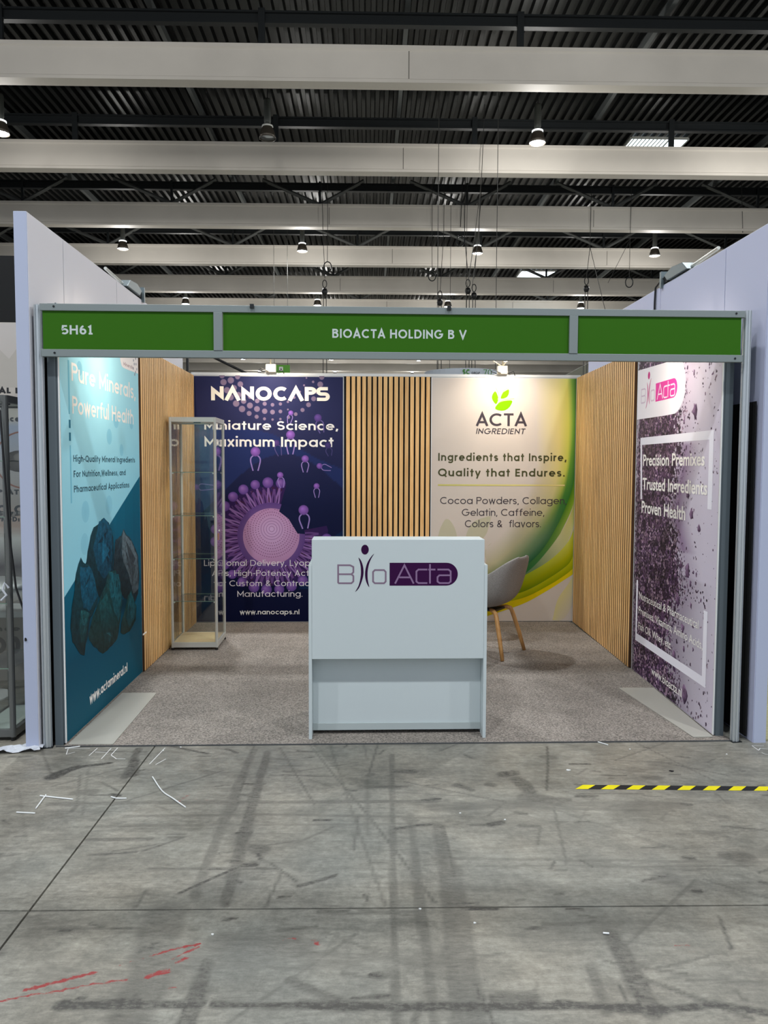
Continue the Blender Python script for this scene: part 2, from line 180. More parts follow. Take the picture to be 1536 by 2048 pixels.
 'R_url': ('www.bioacta.nl', 0.4634, 0.093, 0.5786, 0.0621)}


# ---------------------------------------------------------------- materials
def lin(c):
    return tuple(((v / 255) / 12.92 if v / 255 <= 0.04045 else (((v / 255) + 0.055) / 1.055) ** 2.4) for v in c)
_mats = {}
def mat(name, rgb, rough=0.5, metal=0.0, noise=0.0, nscale=40, bump=0.0, spec=0.5, stretch=(1, 1, 1), emit=0.0):
    if name in _mats: return _mats[name]
    M = bpy.data.materials.new(name); M.use_nodes = True
    nt = M.node_tree; b = nt.nodes['Principled BSDF']
    c = lin(rgb)
    b.inputs['Base Color'].default_value = (*c, 1)
    b.inputs['Roughness'].default_value = rough
    b.inputs['Metallic'].default_value = metal
    b.inputs['Specular IOR Level'].default_value = spec
    if emit:
        b.inputs['Emission Color'].default_value = (*c, 1); b.inputs['Emission Strength'].default_value = emit
    if noise or bump:
        tc = nt.nodes.new('ShaderNodeTexCoord'); mp = nt.nodes.new('ShaderNodeMapping')
        mp.inputs['Scale'].default_value = stretch
        nz = nt.nodes.new('ShaderNodeTexNoise'); nz.inputs['Scale'].default_value = nscale; nz.inputs['Detail'].default_value = 5
        nt.links.new(tc.outputs['Object'], mp.inputs[0]); nt.links.new(mp.outputs[0], nz.inputs['Vector'])
        if noise:
            rp = nt.nodes.new('ShaderNodeMapRange')
            rp.inputs[1].default_value = 0.3; rp.inputs[2].default_value = 0.7
            rp.inputs[3].default_value = 1 - noise; rp.inputs[4].default_value = 1 + noise * 0.5
            mx = nt.nodes.new('ShaderNodeVectorMath'); mx.operation = 'SCALE'
            mx.inputs[0].default_value = c
            nt.links.new(nz.outputs['Fac'], rp.inputs[0]); nt.links.new(rp.outputs[0], mx.inputs['Scale'])
            nt.links.new(mx.outputs[0], b.inputs['Base Color'])
        if bump:
            bp = nt.nodes.new('ShaderNodeBump'); bp.inputs['Strength'].default_value = bump; bp.inputs['Distance'].default_value = 0.01
            nt.links.new(nz.outputs['Fac'], bp.inputs['Height']); nt.links.new(bp.outputs[0], b.inputs['Normal'])
    _mats[name] = M
    return M

def wood_mat(name, a, bcol, rough=0.45):
    if name in _mats: return _mats[name]
    M = bpy.data.materials.new(name); M.use_nodes = True
    nt = M.node_tree; b = nt.nodes['Principled BSDF']; N = nt.nodes.new; Lk = nt.links.new
    tc = N('ShaderNodeTexCoord'); oi = N('ShaderNodeObjectInfo')
    mp = N('ShaderNodeMapping'); mp.inputs['Scale'].default_value = (55, 55, 2.2)
    cmb = N('ShaderNodeVectorMath'); cmb.operation = 'ADD'
    sc = N('ShaderNodeVectorMath'); sc.operation = 'SCALE'; sc.inputs[0].default_value = (13, 7, 31)
    Lk(oi.outputs['Random'], sc.inputs['Scale']); Lk(tc.outputs['Object'], mp.inputs[0])
    Lk(mp.outputs[0], cmb.inputs[0]); Lk(sc.outputs[0], cmb.inputs[1])
    nz = N('ShaderNodeTexNoise'); nz.inputs['Scale'].default_value = 1.6; nz.inputs['Detail'].default_value = 5; nz.inputs['Distortion'].default_value = 0.6
    Lk(cmb.outputs[0], nz.inputs['Vector'])
    cr = N('ShaderNodeValToRGB'); cr.color_ramp.elements[0].position = 0.3; cr.color_ramp.elements[1].position = 0.72
    cr.color_ramp.elements[0].color = (*lin(bcol), 1); cr.color_ramp.elements[1].color = (*lin(a), 1)
    Lk(nz.outputs['Fac'], cr.inputs[0])
    mr = N('ShaderNodeMapRange'); mr.inputs[3].default_value = 0.86; mr.inputs[4].default_value = 1.1
    Lk(oi.outputs['Random'], mr.inputs[0])
    s2 = N('ShaderNodeVectorMath'); s2.operation = 'SCALE'
    Lk(cr.outputs[0], s2.inputs[0]); Lk(mr.outputs[0], s2.inputs['Scale']); Lk(s2.outputs[0], b.inputs['Base Color'])
    b.inputs['Roughness'].default_value = rough
    _mats[name] = M
    return M

def print_mat(name='printed_vinyl', rough=0.5, mottled=0.0, nscale=18):
    """vinyl print: ink colours come from the mesh's colour attribute"""
    if name in _mats: return _mats[name]
    M = bpy.data.materials.new(name); M.use_nodes = True
    nt = M.node_tree; b = nt.nodes['Principled BSDF']; N = nt.nodes.new; Lk = nt.links.new
    at = N('ShaderNodeAttribute'); at.attribute_name = 'Col'
    src = at.outputs['Color']
    if mottled:
        tc = N('ShaderNodeTexCoord')
        nz = N('ShaderNodeTexNoise'); nz.inputs['Scale'].default_value = nscale; nz.inputs['Detail'].default_value = 8; nz.inputs['Roughness'].default_value = 0.7
        Lk(tc.outputs['Object'], nz.inputs['Vector'])
        mr = N('ShaderNodeMapRange'); mr.inputs[1].default_value = 0.34; mr.inputs[2].default_value = 0.66; mr.inputs[3].default_value = 1 - mottled; mr.inputs[4].default_value = 1 + mottled
        Lk(nz.outputs['Fac'], mr.inputs[0])
        s = N('ShaderNodeVectorMath'); s.operation = 'SCALE'; Lk(src, s.inputs[0]); Lk(mr.outputs[0], s.inputs['Scale']); src = s.outputs[0]
    Lk(src, b.inputs['Base Color']); b.inputs['Roughness'].default_value = rough; b.inputs['Specular IOR Level'].default_value = .10
    _mats[name] = M
    return M

def powder_mat():
    M = bpy.data.materials.new('printed_powder_photo'); M.use_nodes = True
    nt = M.node_tree; b = nt.nodes['Principled BSDF']; N = nt.nodes.new; Lk = nt.links.new
    at = N('ShaderNodeAttribute'); at.attribute_name = 'Col'
    sep = N('ShaderNodeSeparateColor'); Lk(at.outputs['Color'], sep.inputs[0])
    tc = N('ShaderNodeTexCoord')
    mp = N('ShaderNodeMapping'); mp.inputs['Scale'].default_value = (1, 0, 1); Lk(tc.outputs['Object'], mp.inputs[0])
    wn = N('ShaderNodeTexNoise'); wn.inputs['Scale'].default_value = 26; wn.inputs['Detail'].default_value = 3; Lk(mp.outputs[0], wn.inputs['Vector'])
    ws = N('ShaderNodeVectorMath'); ws.operation = 'SCALE'; ws.inputs['Scale'].default_value = 0.035; Lk(wn.outputs['Color'], ws.inputs[0])
    wa = N('ShaderNodeVectorMath'); wa.operation = 'ADD'; Lk(mp.outputs[0], wa.inputs[0]); Lk(ws.outputs[0], wa.inputs[1])
    def ramp(src, stops):
        r = N('ShaderNodeValToRGB'); e = r.color_ramp.elements
        while len(e) < len(stops): e.new(0.5)
        for k, (p, c) in enumerate(stops): e[k].position = p; e[k].color = (*lin(c), 1)
        Lk(src, r.inputs[0]); return r.outputs[0]
    def vor(scale):
        v = N('ShaderNodeTexVoronoi'); v.inputs['Scale'].default_value = scale; Lk(wa.outputs[0], v.inputs['Vector']); return v
    def mixc(f, a, bb):
        mx = N('ShaderNodeMix'); mx.data_type = 'RGBA'
        (Lk(f, mx.inputs[0]) if not isinstance(f, float) else setattr(mx.inputs[0], 'default_value', f))
        Lk(a, mx.inputs[6]); Lk(bb, mx.inputs[7]); return mx.outputs[2]
    def math_(op, a, bb, clamp=False):
        q = N('ShaderNodeMath'); q.operation = op; q.use_clamp = clamp
        for i, v in enumerate((a, bb)):
            if isinstance(v, (int, float)): q.inputs[i].default_value = v
            else: Lk(v, q.inputs[i])
        return q.outputs[0]
    v1 = vor(62); v2 = vor(24); big = N('ShaderNodeTexNoise'); big.inputs['Scale'].default_value = 5.5; big.inputs['Detail'].default_value = 4; Lk(mp.outputs[0], big.inputs['Vector'])
    s1 = N('ShaderNodeSeparateColor'); Lk(v1.outputs['Color'], s1.inputs[0])
    s2 = N('ShaderNodeSeparateColor'); Lk(v2.outputs['Color'], s2.inputs[0])
    small = ramp(s1.outputs[0], [(0, (36, 20, 48)), (.4, (80, 52, 92)), (.72, (142, 106, 148)), (1, (222, 192, 214))])
    large = ramp(s2.outputs[1], [(0, (44, 26, 54)), (.5, (98, 68, 102)), (.85, (160, 128, 154)), (1, (206, 178, 194))])
    gr = mixc(math_('MULTIPLY', math_('GREATER_THAN', s2.outputs[2], 0.62), 1.0), small, large)
    # gaps between the grains are dark in the photo
    gap = math_('MULTIPLY', math_('SUBTRACT', v1.outputs['Distance'], 0.40), 2.6, True)
    dark = ramp(gap, [(0, (26, 14, 32)), (1, (26, 14, 32))])
    gr = mixc(gap, gr, dark)
    sh = N('ShaderNodeMapRange'); sh.inputs[1].default_value = .3; sh.inputs[2].default_value = .7; sh.inputs[3].default_value = .32; sh.inputs[4].default_value = 1.15; Lk(big.outputs['Fac'], sh.inputs[0])
    gs = N('ShaderNodeVectorMath'); gs.operation = 'SCALE'; Lk(gr, gs.inputs[0]); Lk(sh.outputs[0], gs.inputs['Scale'])
    # coverage: red channel = how dense the powder lies here
    cov = math_('ADD', s1.outputs[1], math_('MULTIPLY', math_('SUBTRACT', big.outputs['Fac'], .5), .9))
    inside = math_('LESS_THAN', cov, math_('SUBTRACT', math_('MULTIPLY', sep.outputs[0], 1.9), .35))
    # green channel = purple dust haze, blue = paper brightness
    paper = ramp(sep.outputs[2], [(0, (96, 92, 96)), (1, (206, 198, 214))])
    dust = ramp(sep.outputs[2], [(0, (88, 46, 96)), (1, (108, 62, 118))])
    base = mixc(math_('MULTIPLY', sep.outputs[1], .8), paper, dust)
    v3 = vor(30); s3 = N('ShaderNodeSeparateColor'); Lk(v3.outputs['Color'], s3.inputs[0])
    dots = math_('MULTIPLY', math_('LESS_THAN', v3.outputs['Distance'], math_('MULTIPLY', s3.outputs[0], .26)), math_('GREATER_THAN', math_('ADD', s3.outputs[1], sep.outputs[1]), .55))
    dk = ramp(dots, [(0, (60, 36, 66)), (1, (60, 36, 66))])
    base = mixc(dots, base, dk)
    fin = mixc(inside, base, gs.outputs[0])
    Lk(fin, b.inputs['Base Color']); b.inputs['Roughness'].default_value = .5; b.inputs['Specular IOR Level'].default_value = .22
    return M

def glass_mat():
    if 'pane_glass' in _mats: return _mats['pane_glass']
    M = bpy.data.materials.new('pane_glass'); M.use_nodes = True
    nt = M.node_tree; nt.nodes.clear(); N = nt.nodes.new; Lk = nt.links.new
    o = N('ShaderNodeOutputMaterial'); mx = N('ShaderNodeMixShader'); t = N('ShaderNodeBsdfTransparent'); g = N('ShaderNodeBsdfGlossy')
    t.inputs[0].default_value = (.972, .990, .984, 1); g.inputs['Roughness'].default_value = 0.01
    fr = N('ShaderNodeFresnel'); ge = N('ShaderNodeNewGeometry'); io = N('ShaderNodeMapRange')
    io.inputs[3].default_value = 1.5; io.inputs[4].default_value = 1 / 1.5      # thin pane: both faces meet air
    Lk(ge.outputs['Backfacing'], io.inputs[0]); Lk(io.outputs[0], fr.inputs[0])
    Lk(fr.outputs[0], mx.inputs[0]); Lk(t.outputs[0], mx.inputs[1]); Lk(g.outputs[0], mx.inputs[2]); Lk(mx.outputs[0], o.inputs[0])
    _mats['pane_glass'] = M
    return M

def carpet_mat():
    M = bpy.data.materials.new('melange_carpet'); M.use_nodes = True
    nt = M.node_tree; b = nt.nodes['Principled BSDF']; N = nt.nodes.new; Lk = nt.links.new
    tc = N('ShaderNodeTexCoord')
    n1 = N('ShaderNodeTexNoise'); n1.inputs['Scale'].default_value = 95; n1.inputs['Detail'].default_value = 4; n1.inputs['Roughness'].default_value = .75
    n2 = N('ShaderNodeTexNoise'); n2.inputs['Scale'].default_value = 4; n2.inputs['Detail'].default_value = 3
    Lk(tc.outputs['Object'], n1.inputs['Vector']); Lk(tc.outputs['Object'], n2.inputs['Vector'])
    r = N('ShaderNodeValToRGB'); e = r.color_ramp.elements; e[0].position = .36; e[1].position = .64
    e[0].color = (*lin((92, 88, 84)), 1); e[1].color = (*lin((170, 161, 152)), 1); Lk(n1.outputs['Fac'], r.inputs[0])
    mr = N('ShaderNodeMapRange'); mr.inputs[1].default_value = .3; mr.inputs[2].default_value = .7; mr.inputs[3].default_value = .88; mr.inputs[4].default_value = 1.1; Lk(n2.outputs['Fac'], mr.inputs[0])
    s = N('ShaderNodeVectorMath'); s.operation = 'SCALE'; Lk(r.outputs[0], s.inputs[0]); Lk(mr.outputs[0], s.inputs['Scale']); Lk(s.outputs[0], b.inputs['Base Color'])
    b.inputs['Roughness'].default_value = .95; b.inputs['Specular IOR Level'].default_value = .1
    bp = N('ShaderNodeBump'); bp.inputs['Strength'].default_value = .5; bp.inputs['Distance'].default_value = .004; Lk(n1.outputs['Fac'], bp.inputs['Height']); Lk(bp.outputs[0], b.inputs['Normal'])
    return M

def concrete_mat():
    """trowelled concrete; the colour attribute 'Marks' holds tyre marks and stains (r) and red paint scuffs (g)"""
    M = bpy.data.materials.new('worn_concrete'); M.use_nodes = True
    nt = M.node_tree; b = nt.nodes['Principled BSDF']; N = nt.nodes.new; Lk = nt.links.new
    tc = N('ShaderNodeTexCoord')
    def nz(scale, st=(1, 1, 1), det=6, rough=.6, dist=0.0):
        mp = N('ShaderNodeMapping'); mp.inputs['Scale'].default_value = st; Lk(tc.outputs['Object'], mp.inputs[0])
        n = N('ShaderNodeTexNoise'); n.inputs['Scale'].default_value = scale; n.inputs['Detail'].default_value = det; n.inputs['Roughness'].default_value = rough; n.inputs['Distortion'].default_value = dist
        Lk(mp.outputs[0], n.inputs['Vector']); return n.outputs['Fac']
    def mp_(src, a, bb, c, d):
        r = N('ShaderNodeMapRange'); 
        for i, v in enumerate((a, bb, c, d)): r.inputs[i + 1].default_value = v
        Lk(src, r.inputs[0]); return r.outputs[0]
    def mt(op, a, bb, clamp=False):
        q = N('ShaderNodeMath'); q.operation = op; q.use_clamp = clamp
        for i, v in enumerate((a, bb)):
            if isinstance(v, (int, float)): q.inputs[i].default_value = v
            else: Lk(v, q.inputs[i])
        return q.outputs[0]
    def mixc(f, a, bb):
        mx = N('ShaderNodeMix'); mx.data_type = 'RGBA'; Lk(f, mx.inputs[0])
        for i, v in ((6, a), (7, bb)):
            if isinstance(v, tuple): mx.inputs[i].default_value = (*lin(v), 1)
            else: Lk(v, mx.inputs[i])
        return mx.outputs[2]
    big = nz(1.1, det=3); blot = nz(2.3, st=(1, 1.6, 1), det=7, rough=.7, dist=.6); cloud = nz(4.2, det=5); fine = nz(34, det=7, rough=.75); grit = nz(210, det=2)
    streak = nz(3.2, st=(1.2, 8, 1), det=8, rough=.75, dist=1.0); trowel = nz(11, st=(1, 3, 1), det=8, rough=.78, dist=1.4)
    base = mixc(mp_(big, .3, .7, 0, 1), (134, 135, 128), (151, 145, 132))
    f = mt('MULTIPLY', mp_(cloud, .32, .68, .80, 1.12), mp_(fine, .32, .68, .72, 1.2))
    f = mt('MULTIPLY', f, mp_(blot, .36, .62, .80, 1.08)); f = mt('MULTIPLY', f, mp_(streak, .34, .66, .80, 1.12)); f = mt('MULTIPLY', f, mp_(trowel, .34, .66, .78, 1.1)); f = mt('MULTIPLY', f, mp_(grit, .3, .7, .95, 1.05))
    s = N('ShaderNodeVectorMath'); s.operation = 'SCALE'; Lk(base, s.inputs[0]); Lk(f, s.inputs['Scale'])
    # small dark nicks lying across the slab
    nick = nz(17, st=(1, 4.5, 1), det=4, rough=.8, dist=1.5)
    colr = mixc(mt('MULTIPLY', mp_(nick, .62, .70, 0, 1), .55), s.outputs[0], (70, 68, 66))
    at = N('ShaderNodeAttribute'); at.attribute_name = 'Marks'; sp = N('ShaderNodeSeparateColor'); Lk(at.outputs['Color'], sp.inputs[0])
    rag = nz(26, st=(1, 3, 1), det=7, rough=.8)
    brk = mt('ADD', mt('MULTIPLY', mt('SUBTRACT', fine, .5), 3.0), mt('MULTIPLY', mt('SUBTRACT', rag, .5), 3.6))
    dk = mt('MULTIPLY', sp.outputs[0], mt('ADD', 1.0, brk), True)
    colr = mixc(dk, colr, (70, 68, 64))
    rd = mt('MULTIPLY', mt('SUBTRACT', mt('ADD', sp.outputs[1], mt('MULTIPLY', brk, .6)), .50), 2.6, True)
    rd = mt('MULTIPLY', rd, mt('GREATER_THAN', sp.outputs[1], .02))
    colr = mixc(rd, colr, (140, 50, 50))
    Lk(colr, b.inputs['Base Color'])
    Lk(mp_(fine, .3, .7, .38, .62), b.inputs['Roughness'])
    b.inputs['Specular IOR Level'].default_value = .35
    bp = N('ShaderNodeBump'); bp.inputs['Strength'].default_value = .25; bp.inputs['Distance'].default_value = .003; Lk(fine, bp.inputs['Height']); Lk(bp.outputs[0], b.inputs['Normal'])
    return M

# ---------------------------------------------------------------- mesh helpers
def link(o, parent=None):
    COL.objects.link(o)
    if parent is not None: o.parent = parent
    return o
def obj_from(name, verts, faces, material=None, parent=None, smooth=False, loc=None, rotz=0.0):
    me = bpy.data.meshes.new(name); me.from_pydata([tuple(v) for v in verts], [], faces); me.update()
    if material: me.materials.append(material)
    if smooth: me.polygons.foreach_set('use_smooth', [True] * len(me.polygons))
    o = bpy.data.objects.new(name, me)
    if loc: o.location = loc
    if rotz: o.rotation_euler.z = rotz
    return link(o, parent)
class MB:
    def __init__(s): s.v = []; s.f = []
    def box(s, x0, x1, y0, y1, z0, z1):
        i = len(s.v)
        s.v += [(x0, y0, z0), (x1, y0, z0), (x1, y1, z0), (x0, y1, z0), (x0, y0, z1), (x1, y0, z1), (x1, y1, z1), (x0, y1, z1)]
        s.f += [(i, i + 3, i + 2, i + 1), (i + 4, i + 5, i + 6, i + 7), (i, i + 1, i + 5, i + 4), (i + 1, i + 2, i + 6, i + 5), (i + 2, i + 3, i + 7, i + 6), (i + 3, i, i + 4, i + 7)]
        return s
    def prism(s, pts, z0, z1, axis='z'):
        """extrude a closed 2-D outline; axis z: (x,y); axis y: (x,z) from z0..z1 in y; axis x: (y,z)"""
        i = len(s.v); n = len(pts)
        for h in (z0, z1):
            for a, b in pts:
                s.v.append((a, b, h) if axis == 'z' else ((a, h, b) if axis == 'y' else (h, a, b)))
        s.f.append(tuple(range(i, i + n))[::-1]); s.f.append(tuple(range(i + n, i + 2 * n)))
        for k in range(n):
            q = (k + 1) % n; s.f.append((i + k, i + q, i + n + q, i + n + k))
        return s
    def tube(s, pts, r, n=10, cap=True):
        pts = [Vector(p) for p in pts]; rs = r if isinstance(r, (list, tuple)) else [r] * len(pts)
        i = len(s.v); t0 = (pts[1] - pts[0]).normalized()
        a = Vector((0, 0, 1)) if abs(t0.z) < .9 else Vector((1, 0, 0)); nrm = t0.cross(a).normalized()
        for k, p in enumerate(pts):
            t = (pts[min(k + 1, len(pts) - 1)] - pts[max(k - 1, 0)]).normalized()
            nrm = (nrm - t * nrm.dot(t)).normalized(); bn = t.cross(nrm)
            for j in range(n):
                w = 2 * PI * j / n; s.v.append(tuple(p + (nrm * math.cos(w) + bn * math.sin(w)) * rs[k]))
        for k in range(len(pts) - 1):
            for j in range(n):
                q = (j + 1) % n; s.f.append((i + k * n + j, i + k * n + q, i + (k + 1) * n + q, i + (k + 1) * n + j))
        if cap:
            s.f.append(tuple(range(i, i + n))[::-1]); e = i + (len(pts) - 1) * n; s.f.append(tuple(range(e, e + n)))
        return s
    def lathe(s, prof, n=24, c=(0, 0, 0)):
        i = len(s.v)
        for r, z in prof:
            for j in range(n):
                w = 2 * PI * j / n; s.v.append((c[0] + r * math.cos(w), c[1] + r * math.sin(w), c[2] + z))
        for k in range(len(prof) - 1):
            for j in range(n):
                q = (j + 1) % n; s.f.append((i + k * n + j, i + k * n + q, i + (k + 1) * n + q, i + (k + 1) * n + j))
        return s
    def build(s, name, material, parent=None, smooth=False, bevel=0.0, loc=None, rotz=0.0):
        o = obj_from(name, s.v, s.f, material, parent, smooth, loc, rotz)
        if bevel:
            b = o.modifiers.new('bevel', 'BEVEL'); b.width = bevel; b.segments = 2; b.limit_method = 'ANGLE'
        return o
def tag(o, label=None, cat=None, group=None, kind=None):
    if label: o['label'] = label
    if cat: o['category'] = cat
    if group: o['group'] = group
    if kind: o['kind'] = kind
    return o
def thing(name, label, cat, loc=(0, 0, 0), rotz=0.0, group=None):
    o = bpy.data.objects.new(name, None); link(o); o.location = loc; o.rotation_euler.z = rotz; o.empty_display_size = .1
    return tag(o, label, cat, group)
def copy_tree(o, parent=None):
    c = o.copy(); link(c, parent)
    for ch in [q for q in COL.objects if q.parent == o]: copy_tree(ch, c)
    return c
def struct(o, label=None): return tag(o, label, kind='structure')

# ---- flat print on a board: local x = reading direction, z = up, -y = towards the reader
def pmesh(name, polys, parent, y, material=None, step=0.0):
    """polys: list of (points[(u,z)..], colour or list of colours in sRGB 0-255)"""
    V = []; Fc = []; C = []
    for k, (pts, cols) in enumerate(polys):
        i = len(V); yy = -(y + k * step)
        for p in pts: V.append((p[0], yy, p[1]))
        Fc.append(tuple(range(i, i + len(pts))))
        C += ([cols] * len(pts) if isinstance(cols, tuple) else list(cols))
    return pm_raw(name, V, Fc, C, parent, material)
def pm_raw(name, V, Fc, C, parent, material=None):
    o = obj_from(name, V, Fc, material or print_mat(), parent)
    a = o.data.color_attributes.new('Col', 'FLOAT_COLOR', 'POINT')
    a.data.foreach_set('color', np.array([(*lin(c), 1.0) for c in C], dtype=np.float32).ravel())
    return o
def smooth_closed(pts, n=5):
    out = []; m_ = len(pts)
    for i in range(m_):
        p0, p1, p2, p3 = [np.array(pts[(i + k) % m_]) for k in (-1, 0, 1, 2)]
        for j in range(n):
            t = j / n
            out.append(tuple(.5 * ((2 * p1) + (p2 - p0) * t + (2 * p0 - 5 * p1 + 4 * p2 - p3) * t * t + (3 * p1 - p0 - 3 * p2 + p3) * t ** 3)))
    return out
def smooth_open(pts, n=6):
    P = [np.array(p, float) for p in pts]; P = [2 * P[0] - P[1]] + P + [2 * P[-1] - P[-2]]; out = []
    for i in range(1, len(P) - 2):
        p0, p1, p2, p3 = P[i - 1:i + 3]
        for j in range(n):
            t = j / n
            out.append(.5 * ((2 * p1) + (p2 - p0) * t + (2 * p0 - 5 * p1 + 4 * p2 - p3) * t * t + (3 * p1 - p0 - 3 * p2 + p3) * t ** 3))
    out.append(P[-2]); return [tuple(p) for p in out]
def disc(u, z, ru, rz, cin, cout=None, n=20, off=(0, 0)):
    """returns fan polys with centre colour cin and rim colour cout"""
    cout = cout or cin; rim = [(u + ru * math.cos(2 * PI * k / n), z + rz * math.sin(2 * PI * k / n)) for k in range(n)]
    return [([(u + off[0], z + off[1]), rim[k], rim[(k + 1) % n]], [cin, cout, cout]) for k in range(n)]
def ribbon(pts, w):
    """left/right offsets of a polyline, mitred; returns list of quads"""
    P = [Vector((p[0], p[1])) for p in pts]; q = [P[0]]
    for p in P[1:]:
        if (p - q[-1]).length > 1e-6: q.append(p)
    P = q; n = len(P)
    if n < 2: return []
    closed = n > 3 and (P[0] - P[-1]).length < 1e-5
    Lf = []; Rt = []
    for i in range(n):
        if closed: a = P[i - 1] if i else P[-2]; b = P[(i + 1)] if i < n - 1 else P[1]; d0 = (P[i] - a).normalized(); d1 = (b - P[i]).normalized()
        else:
            d0 = (P[i] - P[i - 1]).normalized() if i else (P[1] - P[0]).normalized()
            d1 = (P[i + 1] - P[i]).normalized() if i < n - 1 else d0
        n0 = Vector((-d0.y, d0.x)); n1 = Vector((-d1.y, d1.x)); mm = n0 + n1
        if mm.length < 1e-4: mm = n0
        mm.normalize(); k = 1 / max(.30, mm.dot(n1))
        Lf.append(P[i] + mm * (w / 2 * k)); Rt.append(P[i] - mm * (w / 2 * k))
    return [[tuple(Lf[i]), tuple(Lf[i + 1]), tuple(Rt[i + 1]), tuple(Rt[i])] for i in range(n - 1)]
# ---------------------------------------------------------------- lettering: a monoline geometric alphabet
def A_(cx, cy, rx, ry, a0, a1, n=None):
    n = n or max(3, int(abs(a1 - a0) / 15))
    return [(cx + rx * math.cos(math.radians(a0 + (a1 - a0) * k / n)), cy + ry * math.sin(math.radians(a0 + (a1 - a0) * k / n))) for k in range(n + 1)]
def glyph(c, w):
    """strokes as centre lines, cap height 1; returns (strokes, dots, width)"""
    h = w / 2; X = .73; r = X / 2 - h; cy = X / 2; T = 1 - h; D_ = -.28; W = 2 * r + w; cx = h + r; S = []; dots = []
    if c == ' ': return [], [], .26
    if c == 'o': return [A_(cx, cy, r, r, 0, 360)], [], W
    if c == 'a': return [A_(cx, cy, r, r, 0, 360), [(h + 2 * r, 0), (h + 2 * r, X)]], [], W
    if c == 'd': return [A_(cx, cy, r, r, 0, 360), [(h + 2 * r, 0), (h + 2 * r, 1.04)]], [], W
    if c == 'q': return [A_(cx, cy, r, r, 0, 360), [(h + 2 * r, D_), (h + 2 * r, X)]], [], W
    if c == 'b': return [A_(cx, cy, r, r, 0, 360), [(h, 0), (h, 1.04)]], [], W
    if c == 'p': return [A_(cx, cy, r, r, 0, 360), [(h, D_), (h, X)]], [], W
    if c == 'g': return [A_(cx, cy, r, r, 0, 360), [(h + 2 * r, X)] + A_(cx, -.03, r, .27 - h, 0, -150)], [], W
    if c == 'c': return [A_(cx, cy, r, r, 44, 316)], [], W * .86
    if c == 'e': return [[(h, cy), (h + 2 * r, cy)] + A_(cx, cy, r, r, 0, 318)], [], W
    rn = .235
    if c == 'n': return [[(h, 0), (h, X)], A_(h + rn, X - h - rn, rn, rn, 180, 0) + [(h + 2 * rn, 0)]], [], 2 * rn + w
    if c == 'h': return [[(h, 0), (h, 1.04)], A_(h + rn, X - h - rn, rn, rn, 180, 0) + [(h + 2 * rn, 0)]], [], 2 * rn + w
    if c == 'm':
        q = .205; return [[(h, 0), (h, X)], A_(h + q, X - h - q, q, q, 180, 0) + [(h + 2 * q, 0)], A_(h + 3 * q, X - h - q, q, q, 180, 0) + [(h + 4 * q, 0)]], [], 4 * q + w
    if c == 'u': return [[(h, X)] + A_(h + rn, h + rn, rn, rn, 180, 360) + [(h + 2 * rn, X)], [(h + 2 * rn, 0), (h + 2 * rn, X)]], [], 2 * rn + w
    if c == 'r': return [[(h, 0), (h, X)], A_(h + rn, X - h - rn, rn, rn, 180, 75)], [], rn + w - .04
    if c == 's':
        q = (X - w) / 4; rx = q * 1.25; m_ = h + rx
        return [A_(m_, X - h - q, rx, q, 28, 270) + A_(m_, h + q, rx, q, 90, -152)[1:]], [], 2 * rx + w
    if c == 'i': return [[(h, 0), (h, X)]], [(h, 1.0 - h * .2, h * 1.25)], w
    if c == 'j': return [[(h, X), (h, -.1)] + A_(h - .12, -.1, .12, .15, 0, -100)], [(h, 1.0, h * 1.25)], w
    if c == 'l': return [[(h, 0), (h, 1.04)]], [], w
    if c == 't': return [[(.20, .95), (.20, 0)], [(.0, X - h), (.40, X - h)]], [], .40
    if c == 'f': return [[(.20, 0), (.20, .80), (.23, .93 - h * .3), (.31, 1.02 - h), (.44, 1.03 - h)], [(.02, X - h), (.42, X - h)]], [], .42
    if c == 'k': return [[(h, 0), (h, 1.04)], [(h, .3), (.48, X)], [(.17, .42), (.5, 0)]], [], .52
    if c == 'v': return [[(.05, X), (.29, h * .9), (.53, X)]], [], .58
    if c == 'w': return [[(.04, X), (.23, h), (.42, X - h * .8), (.61, h), (.80, X)]], [], .84
    if c == 'x': return [[(.04, X), (.50, 0)], [(.04, 0), (.50, X)]], [], .54
    if c == 'y': return [[(.05, X), (.30, 0.02)], [(.55, X), (.18, D_)]], [], .6
    if c == 'z': return [[(.02, X - h), (.46, X - h), (.04, h), (.50, h)]], [], .5
    if c == 'A': return [[(.04, 0), (.39, 1 - h * .6), (.74, 0)], [(.17, .30), (.61, .30)]], [], .78
    if c == '^': return [[(.05, 0), (.45, 1 - h * 1.2), (.85, 0)]], [], .9
    if c == 'N': return [[(h, 0), (h, T - h), (.66, h * 2.2), (.66, 1)]], [], .66 + h
    if c == 'B': return [[(h, 0), (h, 1)], [(h, T), (.36, T)] + A_(.36, .76, .2, T - .76, 90, -90, 8)[1:] + [(h, .52)], [(.36, .52)] + A_(.38, (.52 + h) / 2, .23, (.52 - h) / 2, 90, -90, 8) + [(h, h)]], [], .61 + h
    if c == 'C': return [A_(.5, .5, .5 - h, .5 - h, 48, 312)], [], .86
    if c == 'G': return [A_(.5, .5, .5 - h, .5 - h, 48, 360) + [(.55, .5)]], [], 1.0
    if c == 'D': return [[(h, 0), (h, 1)], [(h, T), (.35, T)] + A_(.36, .5, .46 - h, .5 - h, 90, -90) + [(.35, h), (h, h)]], [], .82
    if c == 'E': return [[(.54, T), (h, T), (h, h), (.54, h)], [(h, .52), (.5, .52)]], [], .55
    if c == 'F': return [[(.53, T), (h, T), (h, 0)], [(h, .50), (.48, .50)]], [], .53
    if c == 'H': return [[(h, 0), (h, 1)], [(.68, 0), (.68, 1)], [(h, .52), (.68, .52)]], [], .68 + h
